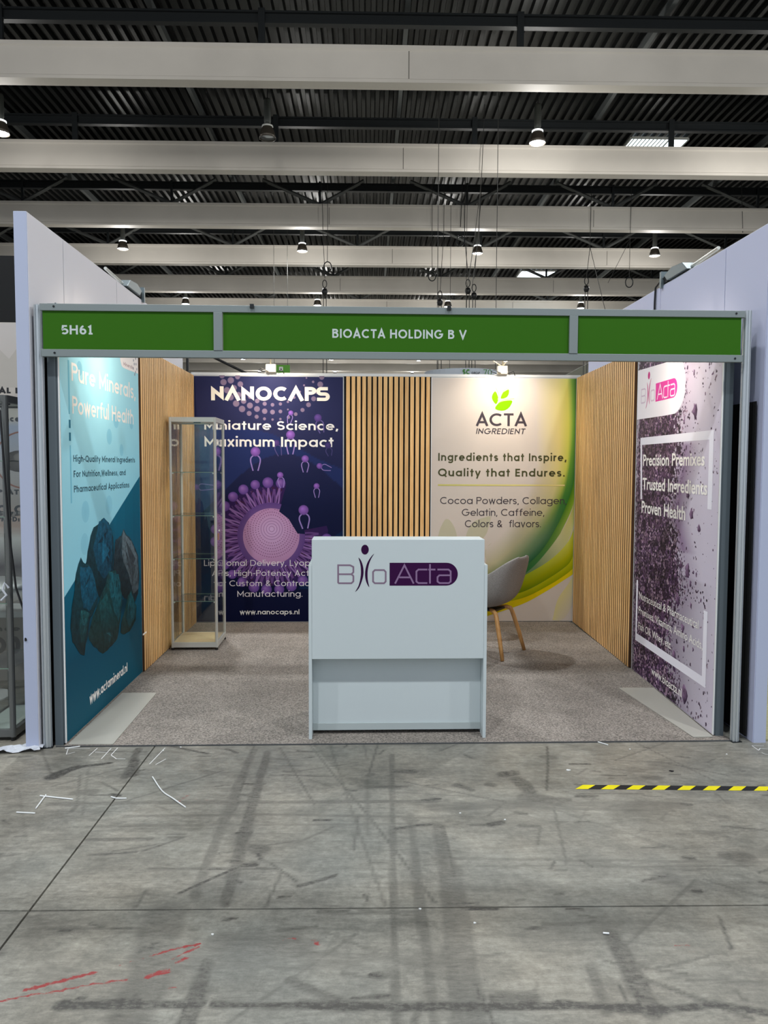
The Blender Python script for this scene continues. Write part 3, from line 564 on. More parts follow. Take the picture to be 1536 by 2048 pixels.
    if c == 'I': return [[(h, 0), (h, 1)]], [], w
    if c == 'L': return [[(h, 1), (h, h), (.5, h)]], [], .5
    if c == 'M': return [[(h, 0), (h, T - h), (.44, .28), (.88 - h, T - h), (.88 - h, 0)]], [], .88
    if c == 'O': return [A_(.5, .5, .5 - h, .5 - h, 0, 360)], [], 1.0
    if c == 'Q': return [A_(.5, .5, .5 - h, .5 - h, 0, 360), [(.6, .26), (.96, -.06)]], [], 1.0
    if c == 'P': return [[(h, 0), (h, 1)], [(h, T), (.36, T)] + A_(.36, .72, .24, T - .72, 90, -90) + [(h, .72 * 2 - T)]], [], .62
    if c == 'R': return [[(h, 0), (h, 1)], [(h, T), (.36, T)] + A_(.36, .72, .24, T - .72, 90, -90) + [(h, .72 * 2 - T)], [(.33, .44), (.6, 0)]], [], .64
    if c == 'S':
        q = (1 - w) / 4; rx = q * 1.2; m_ = h + rx
        return [A_(m_, 1 - h - q, rx, q, 28, 270) + A_(m_, h + q, rx, q, 90, -152)[1:]], [], 2 * rx + w
    if c == '$':
        q = (1 - w) / 4; R_ = .72
        return [[(R_, T)] + A_(h + q, 1 - h - q, q, q, 90, 270) + A_(R_ - q, h + q, q, q, 90, -90) + [(.04, h)]], [], R_ + h
    if c == 'T': return [[(0, T), (.66, T)], [(.33, T), (.33, 0)]], [], .66
    if c == 'V': return [[(.04, 1), (.39, h * .9), (.74, 1)]], [], .78
    if c == 'W': return [[(.04, 1), (.29, h), (.54, T), (.79, h), (1.04, 1)]], [], 1.08
    if c == 'Y': return [[(.04, 1), (.36, .45), (.68, 1)], [(.36, .45), (.36, 0)]], [], .72
    if c == '5': return [[(.52, T), (.13, T), (.09, .56)] + A_(.28, .33, .27, .33 - h, 130, -140)], [], .6
    if c == '6': return [A_(.32, .33, .32 - h, .33 - h, 0, 360), [(h * 1.05, .36)] + A_(.40, .42, .40 - h, .58 - h, 170, 95)], [], .64
    if c == '1': return [[(.03, .78), (.22, T), (.22, 0)], [(.05, h), (.42, h)]], [], .42
    if c == '7': return [[(0, T), (.5, T), (.2, 0)]], [], .54
    if c == '0': return [A_(.3, .5, .3 - h, .5 - h, 0, 360)], [], .6
    if c == '&': return [[(.66, 0), (.16, .62)] + A_(.33, .78, .17, .22 - h, 200, -20, 8) + [(.24, .47)] + A_(.28, .26, .27 - h, .26 - h, 110, 330) + [(.64, .42)]], [], .7
    if c == '-': return [[(0, .4), (.34, .4)]], [], .34
    if c == '.': return [], [(h * 1.1, h * 1.1, h * 1.15)], w * 1.15
    if c == ',': return [[(h * 1.6, w), (h * .6, -.14)]], [], w * 1.2
    if c == '>': return [[(.02, .66), (.28, .38), (.02, .1)]], [], .32
    return [[(h, 0), (h, .7)]], [], w
def letters(name, parent, s, u0, z0, width, cap, y, material, w=.15, track=.13, shear=0.0, slope=0.0):
    S = []; x = 0
    for c in s:
        st, dt, gw = glyph(c, w)
        S += [[(p[0] + x, p[1]) for p in q] for q in st]
        for (a, b, r) in dt: S.append(('d', a + x, b, r))
        x += gw + track
    x -= track
    kx = width / x; V = []; Fc = []; n = 0
    for q in S:
        polys = [[(q[1] + q[3] * math.cos(k * PI / 6), q[2] + q[3] * math.sin(k * PI / 6)) for k in range(12)]] if q[0] == 'd' else ribbon(q, w)
        n = (n + 1) % 4
        for P in polys:
            i = len(V)
            for a, b in P: V.append((u0 + (a + shear * b) * kx, -(y + n * .00006), z0 + b * cap + a * kx * slope))
            Fc.append(tuple(range(i, i + len(P))))
    return obj_from(name, V, Fc, material, parent)
def font_letters(name, parent, s, u0, z0, width, cap, y, material, bold=0.0):
    """lettering cut from Blender's built-in typeface, squeezed to the width measured on the board"""
    cu = bpy.data.curves.new('lettering_curve', 'FONT'); cu.body = s; cu.offset = bold; cu.resolution_u = 3
    t = bpy.data.objects.new('lettering_curve', cu)
    me = bpy.data.meshes.new_from_object(t)
    co = np.zeros(len(me.vertices) * 3); me.vertices.foreach_get('co', co); co = co.reshape(-1, 3)
    x0, x1 = co[:, 0].min(), co[:, 0].max(); ch = .729
    out = np.zeros_like(co); out[:, 0] = u0 + (co[:, 0] - x0) * width / (x1 - x0); out[:, 1] = -y; out[:, 2] = z0 + co[:, 1] * cap / ch
    me.vertices.foreach_set('co', out.ravel()); me.materials.clear(); me.materials.append(material); me.update(); me.name = name
    bpy.data.objects.remove(t); bpy.data.curves.remove(cu)
    return link(bpy.data.objects.new(name, me), parent)

white_ink = mat('white_ink', (246, 243, 238), .45)
dark_ink = mat('dark_grey_ink', (62, 54, 62), .45)
olive_ink = mat('olive_ink', (70, 72, 34), .45)
teal_ink = mat('dark_teal_ink', (16, 84, 104), .45)
black_ink = mat('black_ink', (28, 28, 32), .45)
alu = mat('anodised_aluminium', (196, 202, 206), .30, .55)
alu_flat = mat('satin_aluminium', (132, 141, 141), .5, .3)
silver = mat('silver_lacquer', (204, 206, 200), .38, .35)
white_board = mat('white_laminate', (198, 208, 210), .38)
white_wall = mat('white_wall_panel', (222, 220, 226), .55)
black_gap = mat('black_felt', (10, 10, 11), .9)
black_plastic = mat('black_plastic', (22, 22, 24), .45)
grey_edge = mat('grey_painted_edge', (84, 94, 100), .5)
steel_dark = mat('dark_painted_steel', (26, 30, 32), .45, .2)
beam_paint = mat('off_white_beam_paint', (216, 210, 200), .6, noise=.12, nscale=.45)

# ================================================================ SETTING: hall
HR = math.radians(-.83)          # the hall grid is turned slightly against the booth
# floor slabs
conc = concrete_mat()
fl = MB().box(-60, 60, -14, 100, -.30, -.012).build('floor', mat('joint_grime', (48, 46, 44), .9), rotz=HR)
struct(fl, 'grey worn concrete hall floor cast in slabs')
marks = list(D['F_marks'])
rs_ = random.Random(21)
for k in range(230):      # small scratches and smears all over the visible concrete
    x_ = rs_.uniform(-2.3, 2.3); y_ = rs_.uniform(-2.6, -.02); horizontal = rs_.random() < .62
    a_ = rs_.gauss(0, .12) if horizontal else rs_.uniform(0, PI); L_ = rs_.choice((.03, .05, .08, .12, .22)) * rs_.uniform(.6, 1.5)
    marks.append(([(x_, y_), (x_ + L_ * math.cos(a_) * .5, y_ + L_ * math.sin(a_) * .5 + rs_.uniform(-.006, .006)), (x_ + L_ * math.cos(a_), y_ + L_ * math.sin(a_))], rs_.choice((.010, .010, .013, .016, .022)), rs_.uniform(.3, .85), 0))
for k in range(26):
    x_ = rs_.uniform(-2.2, 2.2); y_ = rs_.uniform(-2.4, -.1); a_ = rs_.uniform(0, PI); L_ = rs_.uniform(.2, .7)
    marks.append(([(x_, y_), (x_ + L_ * math.cos(a_), y_ + L_ * math.sin(a_))], .010, rs_.uniform(.35, .6), 0))
for k in range(30):
    x_ = rs_.uniform(-2.2, 2.2); y_ = rs_.uniform(-2.4, -.1)
    marks.append(([(x_, y_), (x_ + rs_.uniform(.02, .1), y_ + rs_.uniform(-.02, .02))], rs_.uniform(.03, .07), rs_.uniform(.25, .6), 0))
def paint(xs, ys):
    X, Y = np.meshgrid(xs, ys, indexing='ij'); out = np.zeros(X.shape + (4,), np.float32); out[..., 3] = 1
    ca, sa = math.cos(HR), math.sin(HR); WX = X * ca - Y * sa; WY = X * sa + Y * ca
    wob = .008 * np.sin(WX * 13 + WY * 5) + .006 * np.sin(WX * 29 + 1 - WY * 17) + .005 * np.sin(WY * 37)
    for pts, w, s, ch in marks:
        if w < .013 and ch == 0: s *= max(.8, w / .013); w = .013
        P = np.array(pts)
        for a, b in zip(P[:-1], P[1:]):
            d = b - a; L2 = (d @ d) + 1e-9
            sel = (WX > min(a[0], b[0]) - w - .05) & (WX < max(a[0], b[0]) + w + .05) & (WY > min(a[1], b[1]) - w - .05) & (WY < max(a[1], b[1]) + w + .05)
            if not sel.any(): continue
            px = WX[sel] - a[0]; py = WY[sel] - a[1]; t = np.clip((px * d[0] + py * d[1]) / L2, 0, 1)
            dist = np.hypot(px - t * d[0], py - t * d[1]) + (wob[sel] * min(1, w * 9) if w > .03 else 0)
            soft = max(w * .25, .004); v = s * np.clip((w / 2 + soft / 2 - dist) / soft, 0, 1)
            cur = out[..., ch][sel]; out[..., ch][sel] = np.maximum(cur, v)
    return out
JX, JY = -1.372, -1.646
def axis_pts(a, b, lo, hi, st):
    g = .004
    inner = np.arange(max(a + g, lo), min(b - g, hi) + 1e-6, st) if min(b, hi) > max(a, lo) else np.array([])
    return np.unique(np.round(np.concatenate([[a + g], inner, [b - g]]), 5))
for i in range(-6, 6):
    for j in range(-2, 16):
        x0, x1 = JX + 6.0 * i, JX + 6.0 * (i + 1); y0, y1 = JY + 5.5 * j, JY + 5.5 * (j + 1)
        near = i in (-1, 0) and j in (-1, 0)
        if near: xs = axis_pts(x0, x1, -2.6, 2.6, .011); ys = axis_pts(y0, y1, -3.1, .08, .011)
        else: xs = np.array([x0 + .004, x1 - .004]); ys = np.array([y0 + .004, y1 - .004])
        nx, ny = len(xs), len(ys)
        X, Y = np.meshgrid(xs, ys, indexing='ij')
        V = np.stack([X.ravel(), Y.ravel(), np.zeros(nx * ny)], 1)
        idx = np.arange(nx * ny).reshape(nx, ny)
        Q = np.stack([idx[:-1, :-1], idx[1:, :-1], idx[1:, 1:], idx[:-1, 1:]], -1).reshape(-1, 4)
        n0 = nx * ny
        V = np.vstack([V, [[x0 + .004, y0 + .004, -.012], [x1 - .004, y0 + .004, -.012], [x1 - .004, y1 - .004, -.012], [x0 + .004, y1 - .004, -.012]]])
        sides = [list(idx[::-1, 0]) + [n0, n0 + 1], list(idx[-1, ::-1]) + [n0 + 1, n0 + 2], list(idx[:, -1]) + [n0 + 2, n0 + 3], list(idx[0, :]) + [n0 + 3, n0]]
        me = bpy.data.meshes.new('slab'); me.from_pydata(V.tolist(), [], Q.tolist() + [[int(k) for k in s_] for s_ in sides]); me.update(); me.materials.append(conc)
        col = paint(xs, ys).reshape(-1, 4) if near else np.zeros((n0, 4), np.float32)
        col = np.vstack([col, np.zeros((4, 4), np.float32)])
        at = me.color_attributes.new('Marks', 'FLOAT_COLOR', 'POINT'); at.data.foreach_set('color', col.ravel())
        link(bpy.data.objects.new('slab', me), fl)

# roof deck of trapezoidal sheet (ribs run along the hall)
prof = []; pit = .25; x = -62.0
while x < 62: prof += [(x, 11.62), (x + .10, 11.62), (x + .125, 11.50), (x + .215, 11.50)]; x += pit
V = []; Fc = []
ys_ = [-9.0, 98.0]
for yy in ys_:
    for a, b in prof: V.append((a, yy, b))
n = len(prof)
for k in range(n - 1): Fc.append((k, k + 1, n + k + 1, n + k))
deck_m = mat('dark_roof_sheet', (27, 30, 30), .30, .55, noise=.3, nscale=.8)
struct(obj_from('ceiling', V, Fc, deck_m, rotz=HR), 'dark corrugated metal roof deck high above the stands')
MB().box(-62, 62, -9, 98, 11.75, 11.85).build('ceiling_cover', black_gap, rotz=HR)
struct(bpy.data.objects['ceiling_cover'], 'black roof covering above the metal deck')
# far wall and side walls of the hall
struct(MB().box(-62, 62, 98, 98.3, 0, 11.8).build('wall_back', mat('hall_far_wall', (120, 118, 108), .8), rotz=HR), 'distant end wall of the exhibition hall')

def beam_profile():
    # tall concrete-like section with projecting flanges, in (y,z)
    return [(0.03, 9.80), (0, 9.78), (0, 9.71), (.34, 9.71), (.34, 9.78), (.31, 9.80), (.31, 10.36), (.34, 10.39), (.34, 10.475), (0, 10.475), (0, 10.40), (.03, 10.37)]
bp = beam_profile()
ordn = ['nearest', 'second', 'third', 'fourth', 'fifth', 'sixth', 'seventh', 'eighth', 'ninth', 'tenth', 'eleventh', 'twelfth', 'thirteenth', 'fourteenth', 'fifteenth', 'sixteenth', 'seventeenth']
for k in range(17):
    yb = 12.55 + 5 * k
    b_ = MB().prism([(p[0] + yb, p[1]) for p in bp], -58, 58, 'x').build('roof_beam', beam_paint, rotz=HR)
    struct(b_, 'off-white concrete roof beam spanning the hall, %s from the viewer' % ordn[k])
    if k < 6:
        for xj in ((.66 + .1 * k,) if k < 2 else (.66 + (k % 2) * 2.3 - 2.2, 9.5 - (k % 3))):
            MB().box(xj, xj + .02, yb - .001 + .029, yb + .034, 9.8, 10.37).build('beam_seam', mat('seam_grey', (120, 116, 108), .8), b_)
# dark steel above the beams
for k in range(-1, 14):
    yb = 12.72 + 5 * k
    g = MB()
    g.box(-58, 58, yb - .06, yb + .10, 10.95, 10.99).box(-58, 58, yb, yb + .03, 10.99, 11.17).box(-58, 58, yb - .06, yb + .10, 11.17, 11.21)
    struct(g.build('roof_girder', steel_dark, rotz=HR), 'dark steel girder above roof beam, row %s' % (ordn[k + 1] if k + 1 < 17 else ''))
for xl in (-21.3, -15.8, -10.3, -4.82, .64, 6.2, 11.7, 17.2):
    struct(MB().box(xl - .05, xl + .05, -8, 96, 11.26, 11.45).build('roof_purlin', mat('grey_purlin_steel', (84, 88, 88), .5, .2), rotz=HR), 'long dark purlin running lengthwise under the roof deck')
brace_m = mat('grey_brace_steel', (96, 98, 96), .5, .25)
for k in range(2, 7):
    yb = 12.68 + 5 * k
    for q in range(-4, 5):
        xn = -1.85 + 5.02 * q + (0 if k % 2 == 0 else 1.2)
        br = bpy.data.objects.new('roof_brace', None); link(br); br.rotation_euler.z = HR; struct(br, 'V-shaped dark steel brace between beam and roof deck')
        for sx in (-1.95, 1.5):
            t = MB().tube([(xn, yb, 10.48), (xn + sx, yb, 11.30)], .065, 4); t.build('strut', brace_m, br)
        MB().box(xn - .04, xn + .04, yb - .04, yb + .04, 10.47, 11.25).build('strut', steel_dark, br)
for k in range(0, 2):
    yb = 12.68 + 5 * k
    for q in range(-3, 5):
        xn = 3.05 + 5.5 * q - (0 if k == 0 else 0.3)
        struct(MB().box(xn - .07, xn + .07, yb - .04, yb + .04, 10.47, 11.25).build('roof_post', steel_dark, rotz=HR), 'short dark steel post standing on a roof beam')
# thin pipe runs
for yy, zz in ((11.6, 11.1), (15.2, 11.2), (20.4, 11.2)):
    struct(MB().tube([(-40, yy, zz), (40, yy, zz)], .018, 6).build('ceiling_pipe', mat('pipe_grey', (110, 112, 110), .4, .3), rotz=HR), 'thin grey conduit crossing under the roof deck')

# skylights
def skylight(x0, x1, y0, y1, split, label):
    r = thing('skylight', label, 'skylight', (0, 0, 0)); r['kind'] = 'structure'; del r['category']
    MB().box(x0, x1, y0, y1, 11.47, 11.49).build('pane', mat('daylight_panel', (226, 240, 248), .4, emit=3.2), r)
    MB().box(x0 - .05, x0, y0, y1, 11.44, 11.50).box(x1, x1 + .05, y0, y1, 11.44, 11.50).box(x0, x1, y0 - .05, y0, 11.44, 11.50).box(x0, x1, y1, y1 + .05, 11.44, 11.50).build('frame', silver, r)
    if split:
        for k in range(9): MB().box(x0 + .12 * k + .05, x0 + .12 * k + .085, y0, y1, 11.445, 11.468).build('louvre', silver, r)
        MB().box(x0 + (x1 - x0) * .66, x0 + (x1 - x0) * .69, y0, y1, 11.44, 11.468).build('louvre', silver, r)
skylight(8.0, 9.7, 19.3, 20.05, True, 'bright louvred skylight behind the second roof beam at upper right')
skylight(8.05, 9.8, 35.2, 36.4, False, 'pale plain skylight farther down the hall')

# high-bay lamps
def make_lamp(lit):
    t = thing('high_bay_lamp', 'x', 'lamp', (0, 0, 0), 0, 'high-bay lamps hanging in rows under the roof')
    shade = mat('lamp_shade_bronze', (78, 72, 64), .35, .5)
    MB().lathe([(.06, .34), (.11, .30), (.15, .20), (.185, .08), (.20, 0), (.195, 0), (.18, .08), (.145, .19), (.10, .28)], 28).build('shade', shade, t, True)
    MB().lathe([(.105, .315), (.135, .30), (.135, .27), (.12, .26)], 28).build('collar', mat('lamp_collar_white', (236, 240, 240), .3, emit=1.6 if lit else 0) if lit else silver, t, True)
    MB().lathe([(.001, .03), (.19, .03), (.19, .028), (.001, .028)], 28).build('lens', mat('lamp_lens_lit', (225, 244, 255), .3, emit=22) if lit else mat('lamp_lens_off', (200, 204, 210), .15, .6), t, True)
    MB().lathe([(.001, .92), (.075, .92), (.085, .88), (.085, .40), (.06, .33), (.001, .33)], 12).build('ballast_housing', mat('ballast_grey', (66, 70, 66), .5), t, True)
    MB().tube([(0, 0, .9), (0, 0, 2.085)], .012, 6).build('rod', black_plastic, t)
    return t
lampL = make_lamp(True); lampO = make_lamp(False)
lightd = bpy.data.lights.new('lamp_light', 'SPOT'); lightd.energy = LAMP_POWER; lightd.color = (.93, .97, 1.0); lightd.spot_size = math.radians(150); lightd.spot_blend = .8; lightd.shadow_soft_size = .18
filld = bpy.data.lights.new('beam_fill', 'POINT'); filld.energy = BEAM_FILL; filld.color = (1.0, .975, .93); filld.shadow_soft_size = .25  # added point fill for beams and deck, not a part of the lamp
rows = [(14.79, [-8.68, -2.39, 4.12, 10.7]), (24.6, [-8.75, -2.26, 4.18, 10.79]), (34.2, [-8.6, -2.2, 4.2, 10.8]), (44.0, [-8.7, -2.2, 4.3, 10.8]), (53.8, [-8.7, -2.2, 4.3, 10.8]), (63.5, [-8.7, -2.2, 4.5, 10.8]), (-5.0, [-8.7, -2.3, 4.15, 10.7]), (4.9, [-8.7, -2.3, 4.15, 10.7])]
rown = ['first lamp row in view', 'second lamp row', 'third lamp row', 'fourth lamp row', 'fifth lamp row', 'farthest lamp row', 'lamp row over the aisle', 'lamp row over the booth']
coln = ['far left', 'left of centre', 'right of centre', 'far right']
first = {True: True, False: True}
for ri, (ly, xs) in enumerate(rows):
    for ci, lx in enumerate(xs):
        lit = not (ri == 0 and ci == 1)
        src = lampL if lit else lampO
        o = src if first[lit] else copy_tree(src); first[lit] = False
        o.location = (lx, ly, 9.42)
        o['label'] = ('%s bell-shaped high-bay lamp, %s, %s' % ('glowing' if lit else 'switched-off', coln[ci], rown[ri]))
        if lit:
            L = bpy.data.objects.new('lamp_light', lightd); link(L, o); L.location = (0, 0, -.02)
            if ly > 20 and filld.name == 'beam_fill': filld = filld.copy(); filld.name = 'beam_fill_far'; filld.energy = BEAM_FILL * .6
            if ly < 20 and filld.name != 'beam_fill': filld = bpy.data.lights['beam_fill']
            L = bpy.data.objects.new('beam_fill', filld); link(L, o); L.location = (0, 0, -.30)

# hanging cables with shackles and hooks
steel_wire = mat('steel_wire', (60, 60, 58), .4, .5)
def cable(name, label, pts, r=.012, hook=None, ring=None, cat='cable'):
    t = thing(name, label, cat, (0, 0, 0), 0, 'rigging cables hanging from the roof')
    for p in pts: MB().tube(p, r, 6).build('wire', steel_wire, t)
    if hook:
        for (hx, hy, hz) in hook:
            MB().lathe([(.001, .12), (.07, .10), (.11, 0), (.07, -.10), (.001, -.12)], 10, (hx, hy, hz)).build('hook', black_plastic, t, True)
            MB().tube([(hx + .07 * math.cos(a * PI / 6), hy, hz + .26 + .13 * math.sin(a * PI / 6)) for a in range(13)], .016, 6).build('shackle', steel_dark, t)
            MB().tube([(hx - .04, hy, hz - .1), (hx - .06, hy, hz - 3.5)], .014, 6).tube([(hx + .05, hy, hz - .1), (hx + .07, hy, hz - 3.5)], .014, 6).build('chain', steel_wire, t)
    if ring:
        for (hx, hy, hz) in ring: MB().tube([(hx + .13 * math.cos(a * PI / 8), hy, hz + .17 * math.sin(a * PI / 8)) for a in range(17)], .018, 6).build('ring', steel_dark, t)
    return t
YB = 22.4; UP = 11.5
cable('rigging_cable', 'long cable with shackle and hook left of the header centre', [[(-1.455, YB, UP), (-1.40, YB, 9.3), (-1.34, YB, 7.95)], [(-1.25, YB, UP), (-1.25, YB, 9.3), (-1.26, YB, 8.5)]], r=.010, hook=[(-1.35, YB, 7.50)], ring=[(-1.25, YB, 8.33)])
cable('rigging_cable', 'pair of slanting cables from the second beam down to a black hook', [[(3.24, 17.4, UP), (3.18, 17.4, 9.6), (3.15, 17.4, 9.25)], [(3.15, 17.4, 9.25), (3.0, 17.4, 7.9), (2.82, 17.4, 6.6)], [(3.15, 17.4, 9.25), (3.12, 17.4, 8.1), (2.95, 17.4, 6.6)]], r=.009)
cable('rigging_cable', 'thin cable ending in a hook above the right half of the header', [[(2.69, YB, UP), (2.69, YB, 9.6), (2.58, YB, 7.55)], [(2.28, YB, UP), (2.29, YB, 9.1), (2.30, YB, 8.25)]], r=.010, hook=[(2.575, YB, 7.18)], ring=[(2.30, YB, 8.07)])
cable('rigging_cable', 'short thick cable with a loop over the centre of the fourth beam', [[(3.32, YB, UP), (3.26, YB, 9.72)], [(3.40, YB, UP), (3.40, YB, 9.4), (3.53, YB, 8.1)]], r=.013, hook=[(3.53, YB, 7.58)], ring=[(3.26, YB, 9.25)])
cable('rigging_cable', 'thin straight cable with shackle behind the lamp right of centre', [[(4.0, YB, UP), (3.86, YB, 9.4), (3.74, YB, 8.0)]], r=.010, hook=[(3.74, YB, 7.42)])
cable('rigging_cable', 'cable with black hook left of the right tall wall', [[(7.72, YB, UP), (7.71, YB, 9.1), (7.61, YB, 8.1)], [(7.71, YB, 9.1), (8.3, YB, 6.9)]], r=.010, hook=[(7.61, YB, 7.7)])
cable('rigging_cable', 'thin cable ending in an open loop near the right tall wall', [[(9.1, YB, UP), (9.09, YB, 9.3), (9.09, YB, 8.1)], [(9.05, YB - .01, 9.3), (8.35, YB - .01, 7.9)]], r=.008, ring=[(9.09, YB, 7.93)])
cable('rigging_cable', 'thin plumb cable in front of the third beam, at far right', [[(12.9, YB, UP), (13.0, YB, 9.66)]], r=.012)

for (x_, y_, z_, lb) in ((-8.35, 20.9, 11.0, 'small flat grey plate hanging under the roof deck at upper left'), (13.5, 20.3, 11.0, 'small flat grey plate hanging under the roof deck at upper right'), (.72, 11.2, 11.1, 'small flat grey plate under the roof deck at the top centre')):
    t = thing('ceiling_plate', lb, 'fixture', (x_, y_, z_))
    MB().box(-.22, .22, -.16, .16, 0, .03).build('plate', mat('fixture_grey', (150, 152, 150), .5), t)
    MB().tube([(0, 0, .03), (0, 0, 11.5 - z_)], .015, 6).build('rod', steel_dark, t)
# far background
t = thing('hanging_sign', 'green hanging aisle sign with a white square letter V behind the back wall', 'sign', (-3.42, 25, 5.02))
MB().box(0, .66, 0, .03, 0, .34).build('board', mat('sign_green', (84, 150, 40), .5), t)
MB().box(.26, .40, -.004, 0, .12, .27).build('letter_plate', white_ink, t)
letters('lettering', t, 'V', .29, .14, .08, .11, .008, black_ink, .2)
MB().tube([(.08, .01, .34), (.08, .01, 6.6)], .008, 6).tube([(.58, .01, .34), (.58, .01, 6.6)], .008, 6).build('suspension_wire', steel_wire, t)
t = thing('hanging_banner', 'curved white hanging banner reading SC GROUP above the back wall', 'banner', (2.37, 14.9, 3.55))
arc_ = [(.95 * math.cos(a), .95 * math.sin(a)) for a in np.linspace(PI * 1.02, PI * 1.98, 24)]
V = [(p[0], p[1], z) for z in (0, .36) for p in arc_] + [(p[0] * .98, p[1] * .98, z) for z in (0, .36) for p in arc_]
n = 24; Fc = [(k, k + 1, n + k + 1, n + k) for k in range(n - 1)] + [(2 * n + k, 3 * n + k, 3 * n + k + 1, 2 * n + k + 1) for k in range(n - 1)] + [(n + k, n + k + 1, 3 * n + k + 1, 3 * n + k) for k in range(n - 1)] + [(k + 1, k, 2 * n + k, 2 * n + k + 1) for k in range(n - 1)]
obj_from('fabric_drum', V, Fc, mat('banner_fabric', (196, 204, 214), .7), t)
t2 = letters('lettering', t, 'SC', -.13, .20, .17, .13, .955, mat('leaf_green_ink', (60, 130, 40), .5), .26, .1)
letters('lettering', t, 'GROUP', .08, .22, .2, .05, .955, black_ink, .16)
letters('lettering', t, '70', .36, .19, .2, .14, .955, mat('leaf_green_ink', (60, 130, 40), .5), .12)
MB().tube([(-.7, -.62, .3), (-.7, -.62, 8.05)], .008, 6).tube([(.7, -.62, .3), (.7, -.62, 8.05)], .008, 6).build('suspension_wire', steel_wire, t)
t = thing('hanging_sign', 'plain green hanging sign just above the curved white banner', 'sign', (2.8, 22, 4.75))
MB().box(0, .72, 0, .03, 0, .16).build('board', mat('sign_green', (84, 150, 40), .5), t)
MB().tube([(.08, .01, .16), (.08, .01, 6.85)], .008, 6).tube([(.62, .01, .16), (.62, .01, 6.85)], .008, 6).build('suspension_wire', steel_wire, t)
t = thing('ramp_structure', 'grey inclined gantry with chevron bracing far behind the right corner', 'gantry', (0, 30, 0))
gg = mat('gantry_grey', (104, 104, 92), .7)
MB().prism([(7.0, 4.6), (10.2, 6.3), (13, 6.3), (13, 0), (7.0, 0)], 0, .5, 'y').build('gantry_panel', gg, t)
MB().box(10.6, 11.3, -.3, -.05, 4.0, 6.9).build('gantry_column', mat('gantry_column_grey', (124, 124, 112), .7), t)
for k in range(7): MB().tube([(8.3 + .28 * k, -.06, 4.7 + .12 * k), (8.55 + .28 * k, -.06, 4.95 + .12 * k)], .035, 4).build('chevron_bar', mat('chevron_dark', (60, 60, 54), .7), t)
t = tag(MB().box(-22, -8.3, 31, 31.4, 0, 6.2).box(-22, -7.2, 33, 33.3, 0, 5.75).build('black_partition', mat('black_drape', (14, 16, 18), .85)), 'black draped partition far behind the left corner', 'partition')
MB().tube([(-3.75, 12, 4.1), (-2.4, 12, 3.45)], .03, 6).tube([(-3.75, 12, 0), (-3.75, 12, 4.1)], .03, 6).build('truss_arm', black_plastic)
tag(bpy.data.objects['truss_arm'], 'black stand with slanting arm seen above the left end of the navy banner', 'arm')
# ================================================================ BOOTH SHELL
carpet = struct(MB().box(-1.885, 1.965, .018, 3.495, .0005, .007).build('floor_carpet', carpet_mat()), 'grey-brown melange carpet covering the booth floor')
struct(MB().box(-1.93, 2.0, .012, .018, .0, .0065).build('trim_1', mat('carpet_tape', (70, 72, 74), .6)), 'dark taped front edge of the booth carpet')

def frame(o, p0, p1):
    """stand a wall: origin at p0, local x towards p1"""
    o.location = (p0[0], p0[1], 0); o.rotation_euler.z = math.atan2(p1[1] - p0[1], p1[0] - p0[0])
wall_grey = mat('shell_scheme_panel', (196, 198, 198), .55)
slat_wood = wood_mat('oak_slat', (252, 210, 148), (228, 174, 106))
def slat_panel(name, label, p0, p1, ulen, z0=.012, z1=2.497, first=.0):
    t = thing(name, label, 'cladding'); frame(t, p0, p1)
    MB().box(0, ulen, .008, .014, z0, z1).build('backing', black_gap, t)
    sp = .0537; w = .0385; n = int((ulen - .005) / sp); off = (ulen - n * sp + (sp - w)) / 2
    me = None
    for k in range(n):
        b = MB().box(0, w, -.012, .008, z0, z1)
        if me is None:
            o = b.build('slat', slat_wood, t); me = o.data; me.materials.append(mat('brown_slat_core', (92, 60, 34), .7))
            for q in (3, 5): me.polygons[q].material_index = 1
            md = o.modifiers.new('bevel', 'BEVEL'); md.width = .0015; md.segments = 1
        else:
            o = bpy.data.objects.new('slat', me); link(o, t); md = o.modifiers.new('bevel', 'BEVEL'); md.width = .0015; md.segments = 1
        o.location = (off + k * sp, 0, 0)
    return t
LF0, LF1 = (-1.881, .041), (-1.861, 3.493)
RF0, RF1 = (2.005, 3.493), (1.894, .089)
# structural walls behind the boards
def wall(name, p0, p1, u0, u1, y0, y1, z0, z1, m_, label):
    o = MB().box(u0, u1, y0, y1, z0, z1).build(name, m_); frame(o, p0, p1); return struct(o, label)
wl = wall('wall_left', LF0, LF1, 0.0, 3.46, .016, .062, 0, 2.487, grey_edge, 'left side wall of the booth with grey painted front edge')
wr = wall('wall_right', RF0, RF1, -.01, 3.405, .016, .062, 0, 2.487, grey_edge, 'right side wall of the booth with grey painted front edge')
wb = wall('wall_rear', (-1.861, 3.493), (2.005, 3.493), -.06, 3.93, .016, .056, 0, 2.5, wall_grey, 'rear wall of the booth behind the banners')
rl = MB().box(-.02, 3.90, -.004, .058, 2.5, 2.528).build('trim_2', mat('white_rail', (226, 228, 226), .45)); frame(rl, (-1.861, 3.493), (2.005, 3.493)); struct(rl, 'white cap rail on the rear wall')
for nm, p0, p1, u1, lb in (('trim_3', LF0, LF1, 3.45, 'left'), ('trim_4', RF0, RF1, 3.40, 'right')):
    o = MB().box(.02, u1 - .12, .016, .062, 2.487, 2.497).build(nm, alu_flat); frame(o, p0, p1); struct(o, 'thin aluminium cap on the %s side wall' % lb)

